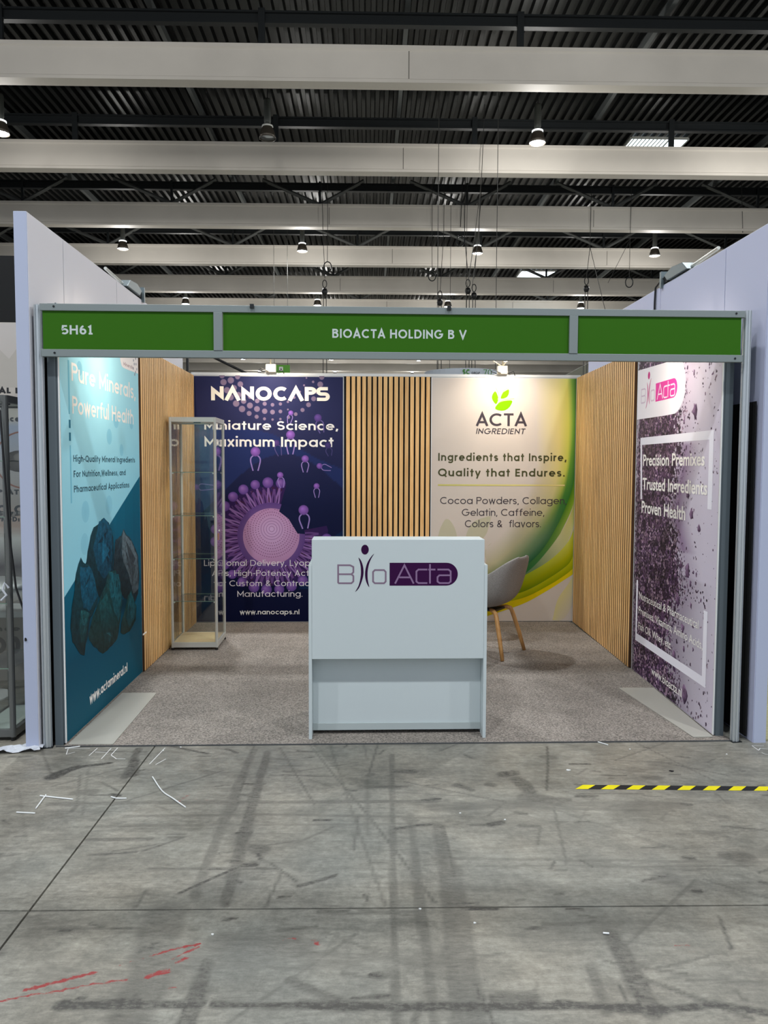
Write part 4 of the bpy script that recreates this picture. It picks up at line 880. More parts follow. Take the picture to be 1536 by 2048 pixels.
def banner(name, label, p0, p1, ulen, base_poly=None, z0=.012, z1=2.497):
    t = thing(name, label, 'banner'); frame(t, p0, p1)
    MB().box(0, ulen, .0, .005, z0, z1).build('board', mat('white_foam_board', (228, 230, 230), .5), t)
    MB().box(.004, ulen - .004, .005, .0155, z0, z1).build('spacer', grey_edge, t)
    return t
def dirpt(p0, p1, u):
    d = Vector((p1[0] - p0[0], p1[1] - p0[1])).normalized(); return (p0[0] + d.x * u, p0[1] + d.y * u)

# ---- left banner: minerals
LU = 1.545
t = banner('wall_banner', 'pale blue and deep teal banner reading Pure Minerals Powerful Health on left wall', LF0, LF1, LU)
light = [(158, 216, 232), (150, 210, 228), (138, 203, 224), (130, 198, 220)]
tri = D['L_tri']; 
def zdiag(u): return tri[1][1] + (u - tri[1][0]) * (tri[0][1] - tri[1][1]) / (tri[0][0] - tri[1][0])
e_ = .012; xs = np.linspace(e_, LU - .004, 9); P = []
for a, b in zip(xs[:-1], xs[1:]):
    P.append(([(a, zdiag(a)), (b, zdiag(b)), (b, 2.495), (a, 2.495)], [(146, 212, 232), (146, 212, 232), (172, 228, 240), (172, 228, 240)]))
    zm = .45
    P.append(([(a, zm), (b, zm), (b, zdiag(b)), (a, zdiag(a))], [(2, 74, 98), (2, 74, 98), (2, 100, 128), (2, 96, 124)]))
    P.append(([(a, .014), (b, .014), (b, zm), (a, zm)], [(4, 84, 106), (4, 84, 106), (2, 74, 98), (2, 74, 98)]))
pmesh('printed_background', P, t, .0006)
P = []
for u, z, r in D['L_circ']: P += disc(u, z, r, r, (134, 200, 222), (139, 205, 226), 24)
for (a, b), k in D['L_bars']:
    c = (26, 112, 140) if k else (116, 192, 216); P.append(([(a[0], b[1]), (b[0], b[1]), (b[0], a[1]), (a[0], a[1])], c))
pmesh('printed_bars_and_circles', P, t, .0010)
lg = D['L_logo']; pts = [(lg[0][0], 2.494)] + smooth_open(lg[:5], 4) + [(LU - .004, lg[4][1] - .0), (LU - .004, 2.494)]
pmesh('printed_logo_plate', [(pts, (244, 238, 236))], t, .0014)
for s, u, z, w_, c in D['L_logotext']: letters('lettering', t, s, u, z, w_, c, .0018, mat('rose_grey_ink', (176, 150, 156), .5), .16)
P = []
for k, (du, dz) in enumerate(((.02, .05), (.05, .085), (.085, .03), (.10, .09), (.06, .01), (.12, .055), (.03, .11), (.09, .13))):
    P += disc(1.395 + du * .9, 2.262 + dz, .011, .011, (150, 156, 168), n=10)
pmesh('printed_logo_dots', P, t, .0018)
P = []
for u, z, su in ((.62, .57, .42), (.98, .63, .4), (.9, .75, .5)):
    P += disc(u + .05, z, su, .10, (0, 44, 60), (2, 74, 98), 28)
pmesh('printed_rock_shadow', P, t, .00105, step=.000002)
rk = [((12, 48, 56), (16, 86, 112)), ((30, 48, 54), (92, 112, 120)), ((18, 52, 54), (26, 92, 104)), ((18, 58, 62), (30, 84, 92))]
P = []
rr = random.Random(4)
def jag(pts, amp):
    out = []
    for i, p in enumerate(pts):
        q = pts[(i + 1) % len(pts)]; out.append(p)
        L = math.dist(p, q); nn = max(1, int(L / .035))
        for k in range(1, nn): out.append((p[0] + (q[0] - p[0]) * k / nn + rr.uniform(-amp, amp), p[1] + (q[1] - p[1]) * k / nn + rr.uniform(-amp, amp)))
    return out
for o_, l_, k in D['L_rocks']:
    a = jag(o_, .008); cu = sum(p[0] for p in a) / len(a); zz = [p[1] for p in a]; z0_, z1_ = min(zz), max(zz)
    c0, c1 = rk[k]
    P.append((a, [tuple(int(v * (.75 + .7 * (p[1] - z0_) / (z1_ - z0_))) for v in c0) for p in a]))
    b = jag(l_, .008); P.append((b, [tuple(int(v * (.62 + .45 * (p[1] - z0_) / (z1_ - z0_))) for v in c1) for p in b]))
    # crack facets inside the lit face
    cb = (sum(p[0] for p in b) / len(b), sum(p[1] for p in b) / len(b))
    for q in range(5):
        s_ = rr.choice(b); e2 = rr.choice(b); mid = (cb[0] + rr.uniform(-.03, .03), cb[1] + rr.uniform(-.06, .06))
        tri_ = [(s_[0] * .7 + cb[0] * .3, s_[1] * .7 + cb[1] * .3), mid, (e2[0] * .7 + cb[0] * .3, e2[1] * .7 + cb[1] * .3)]
        f_ = rr.choice((.72, .85, 1.18, 1.3)); P.append((tri_, tuple(min(255, int(v * f_ * .85)) for v in c1)))
pmesh('printed_rocks', P, t, .0016, print_mat('printed_rock_photo', .42, .6, 24), step=.00002)
for s, u, z, w_, c in D['L_text'][:2]: letters('lettering', t, s, u, z, w_, c, .0012, white_ink, .155, .12)
for s, u, z, w_, c in D['L_text'][2:]: letters('lettering', t, s, u, z, w_, c, .0012, teal_ink, .17, .15)
s, u, z, w_, c = D['L_url']; letters('lettering', t, s, u, z, w_, c, .0012, white_ink, .19, .11)

# ---- slats
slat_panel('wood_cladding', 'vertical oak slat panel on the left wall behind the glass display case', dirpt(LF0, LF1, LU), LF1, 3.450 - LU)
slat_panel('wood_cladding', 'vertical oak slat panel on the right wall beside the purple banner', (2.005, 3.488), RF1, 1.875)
NX = D['N_x']
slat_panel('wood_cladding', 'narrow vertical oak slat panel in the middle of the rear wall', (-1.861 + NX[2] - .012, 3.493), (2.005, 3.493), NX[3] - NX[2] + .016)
tag(MB().box(0, .10, -.014, -.012, .02, .032).build('wall_clip', white_ink, loc=(-1.872, 1.56, .28), rotz=PI / 2), 'tiny white clip on the lowest edge of the left slat panel', 'clip')

# ---- navy banner
t = banner('wall_banner', 'navy banner reading NANOCAPS with purple lipid spheres on the rear wall', (-1.861, 3.493), (2.005, 3.493), NX[1])
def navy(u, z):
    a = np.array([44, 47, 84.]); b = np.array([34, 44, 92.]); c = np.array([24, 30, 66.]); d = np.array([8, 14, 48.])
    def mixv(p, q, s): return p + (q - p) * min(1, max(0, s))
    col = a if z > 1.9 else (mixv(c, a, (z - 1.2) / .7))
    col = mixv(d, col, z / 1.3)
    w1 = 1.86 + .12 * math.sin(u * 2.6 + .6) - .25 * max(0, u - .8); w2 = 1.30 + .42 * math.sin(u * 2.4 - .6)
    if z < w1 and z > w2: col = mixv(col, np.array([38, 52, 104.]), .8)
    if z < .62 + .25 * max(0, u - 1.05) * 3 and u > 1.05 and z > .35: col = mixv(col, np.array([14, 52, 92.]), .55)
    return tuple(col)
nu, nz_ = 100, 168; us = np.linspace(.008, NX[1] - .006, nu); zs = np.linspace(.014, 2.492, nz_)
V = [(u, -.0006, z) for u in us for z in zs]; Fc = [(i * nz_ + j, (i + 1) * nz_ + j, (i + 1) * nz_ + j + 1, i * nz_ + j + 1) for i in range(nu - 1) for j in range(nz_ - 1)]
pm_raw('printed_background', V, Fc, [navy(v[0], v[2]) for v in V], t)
P = []
for u, z, r in D['N_dots']: P += disc(u, z, r, r, (122, 104, 128), (116, 104, 136), 18); P += disc(u, z, r * .82, r * .82, (134, 114, 134), (128, 112, 138), 18)
pmesh('printed_dots', P, t, .0010, step=.0000005)
P = []
def lipid(u, z, r, tail, ang, f, base=(134, 94, 184), tc=(154, 132, 200)):
    bgc = (30, 36, 76); g = lambda c: tuple(bgc[i] + (c[i] - bgc[i]) * f for i in range(3))
    ca, sa = math.cos(math.radians(ang)), math.sin(math.radians(ang)); rot = lambda p: (u + p[0] * ca - p[1] * sa, z + p[0] * sa + p[1] * ca)
    for sx in (-1, 1):
        pts = smooth_open([rot(q) for q in ((sx * r * .3, -r * .7), (sx * r * .85, -r * 1.2), (sx * r * 1.0, -r * 1.9), (sx * r * .75, -r - tail * .55), (sx * r * .5, -r - tail * .8))], 4)
        for q in ribbon(pts, r * .26): P.append((q, g(tc)))
    P.extend(disc(u, z, r, r, g((min(255, base[0] * 1.25), base[1] * 1.2, min(255, base[2] * 1.15))), g(tuple(v * .8 for v in base)), 20, (-r * .25, r * .3)))
su, sz = D['N_sph']; SR = .285
# fringe of lipids round the liposome, open towards the upper right
fr = random.Random(3)
ring = []
for k in range(46):
    ang = 78 + k * (300 / 45.)
    if ang > 372: break
    ring.append(ang)
pm = []
sector = [(su, sz)] + [(su + (.56 + .02 * math.sin(k)) * math.cos(math.radians(a)), sz + (.52 + .02 * math.cos(k * 2)) * math.sin(math.radians(a))) for k, a in enumerate(np.linspace(74, 372, 60))]
for k in range(1, len(sector) - 1): pm.append(([sector[0], sector[k], sector[k + 1]], [(64, 36, 84), (50, 32, 84), (50, 32, 84)]))
P += pm
for k in range(70):
    a = math.radians(fr.uniform(76, 368)); r0 = SR * 1.12; r1 = .50
    pts = [(su + r * math.cos(a + .05 * math.sin(r * 30 + k)), sz + r * math.sin(a + .05 * math.sin(r * 30 + k))) for r in np.linspace(r0, r1, 7)]
    for q in ribbon(pts, .010): P.append((q, fr.choice([(70, 36, 66), (88, 58, 112), (58, 40, 96)])))
for j, R_ in enumerate((.545, .50)):
    for k in range(0, 23):
        a = 80 + k * 13.2 + j * 6
        if a > 366: continue
        ar = math.radians(a); hu, hz = su + R_ * 1.03 * math.cos(ar), sz + R_ * math.sin(ar)
        for sx in (-1, 1):
            pts = [(su + r * math.cos(ar + sx * (.022 + .02 * math.sin((r - SR) * 22))), sz + r * math.sin(ar + sx * (.022 + .02 * math.sin((r - SR) * 22)))) for r in np.linspace(SR * 1.1, R_ - .02, 7)]
            for q in ribbon(pts, .017): P.append((q, (140, 104, 168) if j == 0 else (104, 70, 132)))
        if j: continue
        rr_ = fr.uniform(.046, .056); P += disc(hu, hz, rr_, rr_, (150, 108, 186), (88, 60, 134), 16, (-.014, .016))
P += disc(su, sz, SR * 1.2, SR * 1.2, (160, 122, 176), (96, 68, 134), 44)
P += disc(su, sz, SR, SR, (206, 172, 214), (186, 140, 184), 48, (0, .07))
cc = (su + .005, sz + .075)
for j in range(1, 11):
    rj = j * .027; nn = max(8, int(2 * PI * rj / .0225))
    if j < 5:
        for q in ribbon([(cc[0] + rj * math.cos(2 * PI * k / 28), cc[1] + rj * math.sin(2 * PI * k / 28)) for k in range(29)], .005): P.append((q, (150, 110, 160)))
        continue
    for k in range(nn):
        a = 2 * PI * (k + .5 * (j % 2)) / nn; p = (cc[0] + rj * math.cos(a), cc[1] + rj * math.sin(a) * 1.06)
        if math.dist(p, (su, sz)) < SR - .01: P += disc(p[0], p[1], .005, .005, (112, 64, 104), (120, 74, 118), 6)
for (a_, n_) in ((.0, 1),):
    wedge = [(su + SR * 1.2 * math.cos(math.radians(w)), sz + SR * 1.2 * math.sin(math.radians(w))) for w in np.linspace(4, 72, 10)]
    P.append(([(su + SR * .93 * math.cos(math.radians(72)), sz + SR * .93 * math.sin(math.radians(72)))] + wedge[::-1] + [(su + SR * .93, sz + .03), (su + SR * .62, sz + SR * .62)], (24, 30, 66)))
for u, z, r, tl, a, f in D['N_lip']: lipid(u, z, r, tl, a, f)
pmesh('printed_liposome', P, t, .0011, step=.0000003)
s, u, z, w_, c = D['N_logo']; letters('lettering', t, 'N^NOC^P$', u, z, w_, c, .0020, mat('cream_ink', (252, 244, 226), .45), .24, .10)
for s, u, z, w_, c in D['N_text']: letters('lettering', t, s, u, z, w_, c, .0020, white_ink, .165, .13)
for s, u, z, w_, c in D['N_body']: letters('lettering', t, s, u, z, w_, c, .0020, mat('soft_white_ink', (232, 226, 232), .45), .115, .13)
s, u, z, w_, c = D['N_url']; letters('lettering', t, s, u, z, w_, c, .0020, white_ink, .15, .13)

# ---- ACTA banner
AW = 1.478
t = banner('wall_banner', 'off-white banner with green and yellow swoosh reading ACTA INGREDIENT on rear wall', (.522, 3.493), (2.005, 3.493), AW)
pmesh('printed_background', [([(.008, .014), (AW - .004, .014), (AW - .004, 2.492), (.008, 2.492)], (214, 204, 194))], t, .0006)
P = []
for l in D['A_faint']: P.append((smooth_closed(l, 4), (198, 194, 168)))
pmesh('printed_faint_leaves', P, t, .0008, step=.00001)
def grad(curves, cols, nlen=8, ncr=6):
    """loft a gradient between successive curves"""
    C_ = []; K_ = []
    for cv, cl in zip(curves, cols):
        C_.append(np.array(smooth_open(cv, nlen))); cl = np.array([lin(c) for c in cl]) ; m_ = len(C_[-1])
        x = np.linspace(0, len(cl) - 1, m_); K_.append(np.stack([np.interp(x, range(len(cl)), cl[:, i]) for i in range(3)], 1))
    V = []; CC = []; rowsn = 0
    for a in range(len(C_) - 1):
        for k in range(ncr + (1 if a == len(C_) - 2 else 0)):
            f = k / ncr; V.append(C_[a] * (1 - f) + C_[a + 1] * f); CC.append(K_[a] * (1 - f) + K_[a + 1] * f); rowsn += 1
    return np.array(V), np.array(CC)
def grad_mesh(name, sets, parent, y, umax, zmax):
    V = []; Fc = []; C = []
    for q, (cv, cl) in enumerate(sets):
        v, c = grad(cv, cl); r_, m_ = v.shape[:2]; i0 = len(V)
        for i in range(r_):
            for j in range(m_): V.append((min(float(v[i, j, 0]), umax), -(y + q * .0001), min(float(v[i, j, 1]), zmax))); C.append(tuple(float(k) for k in c[i, j]))
        for i in range(r_ - 1):
            for j in range(m_ - 1): Fc.append((i0 + i * m_ + j, i0 + (i + 1) * m_ + j, i0 + (i + 1) * m_ + j + 1, i0 + i * m_ + j + 1))
    o = obj_from(name, V, Fc, print_mat(), parent)
    a = o.data.color_attributes.new('Col', 'FLOAT_COLOR', 'POINT'); a.data.foreach_set('color', np.array([(*c, 1.0) for c in C], dtype=np.float32).ravel()); return o
grad_mesh('printed_swoosh', [D['A_swoosh']] + D['A_bands'], t, .0010, AW - .004, 2.492)
P = [(smooth_closed(l, 5), (124, 192, 0)) for l in D['A_leaf']]
for l in D['A_arc']:
    for q in ribbon(smooth_open(l, 6), .004): P.append((q, (186, 214, 120)))
pmesh('printed_leaf_emblem', P, t, .0024, step=.00001)
s, u, z, w_, c = D['A_logo']; letters('lettering', t, s, u, z, w_, c, .0024, dark_ink, .16, .10, .0)
s, u, z, w_, c = D['A_sub']; letters('lettering', t, s, u, z, w_ - .02, c, .0024, dark_ink, .14, .16, .16)
for s, u, z, w_, c in D['A_head']: letters('lettering', t, s, u, z, w_, c, .0024, olive_ink, .18, .19)
for s, u, z, w_, c in D['A_body']: letters('lettering', t, s, u, z, w_, c, .0024, dark_ink, .11, .12)
a, b = D['A_line']; pmesh('printed_rule', [([(a[0], b[1]), (b[0], b[1]), (b[0], a[1]), (a[0], a[1])], [(206, 202, 110), (236, 222, 150), (236, 222, 150), (206, 202, 110)])], t, .0024)

# ---- right banner
RL0 = (1.944, 1.611); RU = 1.523
t = banner('wall_banner', 'purple powder photo banner reading Precision Premixes on the right wall', RL0, RF1, RU)
nu, nz_ = 70, 110; us = np.linspace(.012, RU - .014, nu); zs = np.linspace(.014, 2.492, nz_)
V = []; C = []
r4 = np.random.default_rng(5); ph = r4.uniform(0, 6, 8)
for u in us:
    for z in zs:
        edge = .98 + .10 * math.sin(z * 3.1 + .7) + .05 * math.sin(z * 8 + 1) - .12 * max(0, z - 1.9) * 2 + .10 * math.exp(-((z - 1.0) / .35) ** 2)
        edge -= .16 * math.exp(-((z - .35) / .3) ** 2)
        den = (edge - u) / .42 + .12
        if u < .07: den = min(den, .35)
        den = max(0, min(1, den)); den = .18 + .82 * den if u < edge + .35 else max(.0, den)
        if u > edge + .12: den = .17
        dust = max(0, 1 - abs(u - edge) / .22) * (.9 if 1.05 < z < 1.75 else .35)
        paperv = min(1, .35 + .75 * u / RU + .25 * (z > 1.5)) if z > .9 else min(1, .15 + .85 * (u / RU) ** 1.6)
        V.append((u, -.0006, z)); C.append((den, dust, paperv))
Fc = [(i * nz_ + j, (i + 1) * nz_ + j, (i + 1) * nz_ + j + 1, i * nz_ + j + 1) for i in range(nu - 1) for j in range(nz_ - 1)]
o = obj_from('printed_background', V, Fc, powder_mat(), t)
a = o.data.color_attributes.new('Col', 'FLOAT_COLOR', 'POINT'); a.data.foreach_set('color', np.array([(*c, 1.0) for c in C], dtype=np.float32).ravel())
# flying lumps of powder
P = []; r5 = random.Random(9)
for (u, z, r) in ((1.13, 1.96, .07), (1.12, 1.30, .055), (1.05, 1.43, .045), (1.24, 1.22, .04), (1.08, .93, .075), (.93, .72, .06), (1.02, .55, .05), (1.08, .13, .08), (.88, .34, .05), (1.15, .72, .03), (1.19, .60, .028), (1.05, .42, .03), (.98, .30, .035), (1.2, .45, .02), (1.13, .86, .03), (1.30, .78, .018), (1.22, .93, .02), (1.33, 2.2, .012), (1.28, 2.05, .016), (1.1, 2.2, .025)):
    lump = [(u + r * .75 * r5.uniform(.45, 1) * math.cos(k * PI / 6), z + r * .75 * r5.uniform(.6, 1.3) * math.sin(k * PI / 6)) for k in range(12)]
    P.append((lump, [(58, 36, 66) if math.cos(k * PI / 6 + .8) > 0 else (136, 108, 140) for k in range(12)]))
pmesh('printed_powder_lumps', P, t, .0009, print_mat('printed_rock_photo'), step=.00001)
pn = D['R_panel']; pts = [(.0125, pn[0][1])] + [pn[1]] + smooth_open(pn[2:9], 4) + [pn[9]] + [(.0125, pn[10][1])]
pmesh('printed_logo_plate', [(pts, (240, 236, 242))], t, .0014)
th = D['R_frame']; a, b, c_, d_ = th[0]; w_ = .042
P = [([(a[0], a[1]), (a[0] + .036, a[1]), (b[0] + .036, b[1] - .0), (b[0], b[1])], (236, 234, 244)), ([(b[0], b[1] - .055), (c_[0] + .0, b[1] - .055), (c_[0], b[1]), (b[0], b[1])], (236, 234, 244)), ([(c_[0] - w_ - .02, d_[1]), (c_[0], d_[1]), (c_[0], b[1]), (c_[0] - w_ - .02, b[1])], (236, 234, 244))]
a, b, c_, d_ = th[1]
P += [([(b[0], b[1]), (b[0] + .036, b[1]), (b[0] + .036, a[1]), (b[0], a[1])], (236, 234, 244)), ([(b[0], b[1]), (c_[0], b[1]), (c_[0], b[1] + .058), (b[0], b[1] + .058)], (236, 234, 244)), ([(c_[0] - w_ - .015, b[1]), (c_[0], b[1]), (c_[0], d_[1]), (c_[0] - w_ - .015, d_[1])], (236, 234, 244))]
for q in (0, 3): pmesh('printed_bracket', P[q:q + 3], t, .0014, step=.00003)
for s, u, z, w_, c in D['R_head']: font_letters('lettering', t, s, u, z - .004, w_, c * 1.04, .0022, white_ink, .020)
for s, u, z, w_, c in D['R_body']: font_letters('lettering', t, s, u, z, w_, c, .0022, white_ink, .004)
s, u, z, w_, c = D['R_url']; font_letters('lettering', t, s, u, z, w_, c, .0022, white_ink, .004)

# ---- the company emblem, drawn from the counter's measured outlines
CB = D['C_B'] if isinstance(D['C_B'], tuple) else (D['C_B'],)
def emblem(parent, tf, y, colB, colP, colA, colI):
    k = tf((1, 0))[0] - tf((0, 0))[0]; S = lambda pts: [tf(p) for p in pts]
    wr_ = .0098 * k
    P = []
    for l in CB:
        for q in ribbon(S(l), wr_): P.append((q, colB))
    for q in ribbon(S(D['C_o']), wr_): P.append((q, colB))
    pmesh('emblem_letters_B_o', P, parent, y, step=.00001)
    P = []
    u, z, ru, rz = D['C_dot']; c0 = tf((u, z)); e1 = tf((u + ru, z + rz)); P += disc(c0[0], c0[1], e1[0] - c0[0], e1[1] - c0[1], colI, n=28)
    for l in (D['C_i1'], D['C_i2']): P.append((smooth_closed(S(l), 3), colI))
    pmesh('emblem_figure', P, parent, y + .0002, step=.00001)
    a, b, c_, d_ = D['C_pill']; r_ = (a[1] - b[1]) / 2; zc_ = (a[1] + b[1]) / 2; cxp = d_[0] - r_
    pts = [a, b] + [(cxp + r_ * math.cos(w), zc_ + r_ * math.sin(w)) for w in np.linspace(-PI / 2, PI / 2, 17)]
    pmesh('emblem_pill', [(S(pts), colP)], parent, y)
    P = []
    for l in D['C_acta']:
        for q in ribbon(S(l), wr_): P.append((q, colA))
    pmesh('emblem_letters_Acta', P, parent, y + .0004, step=.00001)
RLg = D['R_logo']; cb0 = CB[0][0][0]; pl = D['C_pill']
ku = (RLg[3][0] - RLg[0][0]) / (pl[3][0] - cb0); kz = (RLg[2][1] - RLg[1][1]) / (pl[0][1] - pl[1][1])
emblem(t, lambda p: (RLg[0][0] + (p[0] - cb0) * ku, RLg[1][1] + (p[1] - pl[1][1]) * kz), .0018, (214, 196, 214), (226, 62, 158), (250, 226, 244), (206, 52, 134))

# ================================================================ POSTS AND FASCIA
def post_profile(r=.0245, n=8):
    pts = []
    for k in range(n):
        a = 2 * PI * k / n
        for da, rr_ in ((-.30, r), (-.15, r * 1.02), (0.0, r * 1.0), (.14, r), (.16, r * .74), (.24 + .1, r * .72), (.40 + .07, r * .74), ):
            pts.append((rr_ * math.cos(a + da), rr_ * math.sin(a + da)))
    return pts
for x_, lb in ((-1.976, 'grooved round aluminium post at the left front corner of the booth'), (1.990, 'grooved round aluminium post at the right front corner of the booth')):
    t = thing('booth_post', lb, 'post', (x_, .02, 0), .2)
    MB().prism(post_profile(), .004, 2.478 if x_ < 0 else 2.487, 'z').build('extrusion', alu, t)
    MB().box(-.03, .03, -.03, .03, 0, .004).build('foot_plate', steel_dark, t)
t = thing('fascia_sign', 'green fascia across the booth front with stand number and company name', 'sign', (-1.958, -.03, 0))
FW = 3.925; L_ = 3.928
green = mat('fascia_green', (46, 100, 0), .6, spec=.2)
MB().box(.008, 3.912, 0, .03, 2.440, 2.478).build('top_rail', alu_flat, t, bevel=.002)
MB().box(.012, 3.905, 0, .03, 2.192, 2.232).build('bottom_rail', alu_flat, t, bevel=.002)
for a, b in ((.02, .948), (.998, 2.917), (2.965, 3.895)):
    MB().box(a, b, .010, .016, 2.232, 2.440).build('green_panel', green, t)
for a in (.948, 2.917):
    MB().box(a, a + .048, -.004, .026, 2.232, 2.440).build('divider', alu_flat, t, bevel=.0015)
for s, u, z, w_, c in D['H_text']:
    letters('lettering', t, s, u, z, w_, c, -.0095, mat('pale_grey_ink', (196, 206, 204), .5), .19, .16)
for a in (.085, 3.86):
    for zz in (2.462, 2.212): MB().lathe([(.001, .002), (.006, .002), (.006, 0)], 8).build('screw', steel_dark, t, loc=(a, -.001, zz)).rotation_euler.x = PI / 2
for a in (1.148, 2.232):
    MB().box(a, a + .022, -.014, .0, 2.462, 2.484).build('rail_clip', steel_dark, t)

# ================================================================ TALL NEIGHBOUR WALLS
def tall_wall(name, x0, x1, y_end, side, label):
    t = thing(name, label, 'wall'); s_ = 1 if side == 'L' else -1
    MB().box(x0, x1, -.01, y_end, .0, 2.965).build('core', mat('tall_wall_core', (96, 98, 108), .6), t)
    xi = x1 if side == 'L' else x0
    wm = white_wall if side == 'L' else mat('cool_lit_wall_panel', (200, 204, 230), .55)  # cool light on the white right wall is put into its lilac colour
    for a, b in ((-.01, .496), (.504, 1.546), (1.554, 2.596), (2.604, y_end)):
        MB().box(min(xi, xi + s_ * .006), max(xi, xi + s_ * .006), a, b, .0, 2.968).build('panel', wm, t)
    MB().box(x0 - .003, x1 + .003, -.014, -.01, .0, 2.972).build('end_strip', mat('lilac_white_edge', (176, 184, 208), .5), t)
    MB().box(x0, x1, -.01, y_end, 2.965, 2.974).build('top_edge', mat('cap_white', (228, 228, 232), .5), t)
tall_wall('tall_wall', -2.082, -2.018, 3.72, 'L', 'tall white panel wall rising above the left side of the booth')
tall_wall('tall_wall', 2.090, 2.156, 3.38, 'R', 'tall white panel wall rising above the right side of the booth')
tag(MB().box(2.064, 2.072, .04, 2.9, .02, 1.98).build('gap_panel', black_gap), 'black board added in the gap between booth and right tall wall', 'panel')  # added board, keeps the lower part of the gap black
tag(MB().box(-2.008, -1.965, .06, 3.3, .02, 2.2).build('gap_panel', black_gap), 'black panel added to darken the gap between booth and left tall wall', 'panel')  # shade of the narrow left gap, put in as a black sheet

# ================================================================ SPOTLIGHTS
warm = (1.0, .87, .72)
def arm_spot(label, base, head, target, arms=1, power=SPOT_POWER, col=warm):
    t = thing('arm_spotlight', label, 'spotlight', base, 0, 'arm spotlights lighting the banners')
    hb = Vector(head) - Vector(base); tg = Vector(target) - Vector(base)
    MB().box(-.05, .05, -.03, .03, -.006, .075).build('driver_box', mat('lamp_cream_plastic', (228, 220, 200), .4), t, bevel=.006)
    MB().tube([(0, 0, .07), (hb.x * .4, hb.y * .4, .07 + hb.z * .75 + .03), (hb.x, hb.y, hb.z)], .008, 8).build('arm', mat('lamp_cream_plastic', (228, 220, 200)), t, True)
    if arms > 1: MB().tube([(0, 0, .07), (.07, -.05, .16)], .006, 8).tube([(0, 0, .07), (-.16, -.08, .15)], .006, 8).build('arm', mat('lamp_cream_plastic', (228, 220, 200)), t, True)
    dr = (tg - hb).normalized()
    MB().tube([hb - dr * .05, hb - dr * .01, hb + dr * .05], [.024, .042, .05], 14).build('lamp_head', mat('lamp_cream_plastic', (228, 220, 200)), t, True)
    MB().tube([hb + dr * .0502, hb + dr * .0512], .042, 14).build('lens', mat('warm_lens', (255, 226, 180), .3, emit=12), t)
    MB().tube([(-.06, -.01, .0), (-.12, -.03, .015), (-.09, -.05, .03), (-.02, -.04, .0)], .004, 6).tube([(.06, -.01, .0), (.11, -.02, .02), (.13, 0, -.02)], .004, 6).build('flex_cable', black_plastic, t)
    ld = bpy.data.lights.new('spot_bulb', 'SPOT'); ld.energy = power; ld.color = col; ld.spot_size = math.radians(135); ld.spot_blend = 1.0; ld.shadow_soft_size = .05
    L = bpy.data.objects.new('spot_bulb', ld); link(L, t); L.location = hb + dr * .06; L.rotation_euler = dr.to_track_quat('-Z', 'Y').to_euler()
    return t
arm_spot('cream arm spotlight clipped above the navy banner', (-1.085, 3.47, 2.535), (-1.10, 3.02, 2.80), (-1.05, 3.52, 1.7))
arm_spot('cream arm spotlight with crossed rods above the white and green banner', (1.235, 3.47, 2.535), (1.24, 3.02, 2.80), (1.2, 3.52, 1.7), arms=2)
arm_spot('cream arm spotlight on the left wall behind the fascia', (-1.84, .62, 2.40), (-1.30, .60, 2.48), (-2.0, .75, 2.0), power=SPOT_POWER * .4)
arm_spot('cream arm spotlight on the right wall behind the fascia', (1.86, .62, 2.40), (1.32, .60, 2.48), (2.02, .75, 2.0), power=SPOT_POWER * .4)
for (x_, y_, s_, lb) in ((-2.045, 2.02, 1, 'grey floodlight head clamped on top of the left tall wall'), (2.12, 1.30, -1, 'grey hinged lamp bracket with black cable on top of the right tall wall')):
    t = thing('wall_floodlight', lb, 'lamp', (x_, y_, 2.972))
    gm = mat('floodlight_grey', (120, 132, 136), .35, .5)
    MB().prism([(-.25, .01), (.10, .01), (.16, .06), (.02, .09), (-.16, .075)], -.05, .05, 'x').build('lamp_housing', gm, t, bevel=.004)
    MB().box(-.055, .055, .20, .23, -.02, .10).build('clamp_plate', gm, t)
    MB().box(-.035, .035, .13, .20, .01, .06).build('hinge_block', black_plastic, t)
    MB().tube([(0, -.22, .035), (0, -.62, .05)], .012, 6).build('arm', silver, t)
    if s_ < 0: MB().tube([(-.04, .2, .05), (-.045, .33, .01), (-.046, .34, -.10), (-.046, .34, -.6)], .008, 6).build('cable', black_plastic, t)

# ================================================================ FLOOR PLATES
pl_m = mat('ivory_floor_plate', (172, 170, 161), .45)
for pts, lb in (([(-1.866, .03), (-1.612, .026), (-1.622, 1.028), (-1.862, 1.03)], 'flat ivory floor plate at the foot of the blue banner'), ([(1.664, 1.08), (1.918, 1.076), (1.884, .064), (1.765, .062)], 'flat ivory floor plate at the foot of the purple banner')):
    MB().prism(pts if pts[0][0] < 0 else pts[::-1], .0075, .0125, 'z').build('floor_plate', pl_m, bevel=.001)
    tag(bpy.data.objects['floor_plate' if pts[0][0] < 0 else 'floor_plate.001'], lb, 'floor plate')

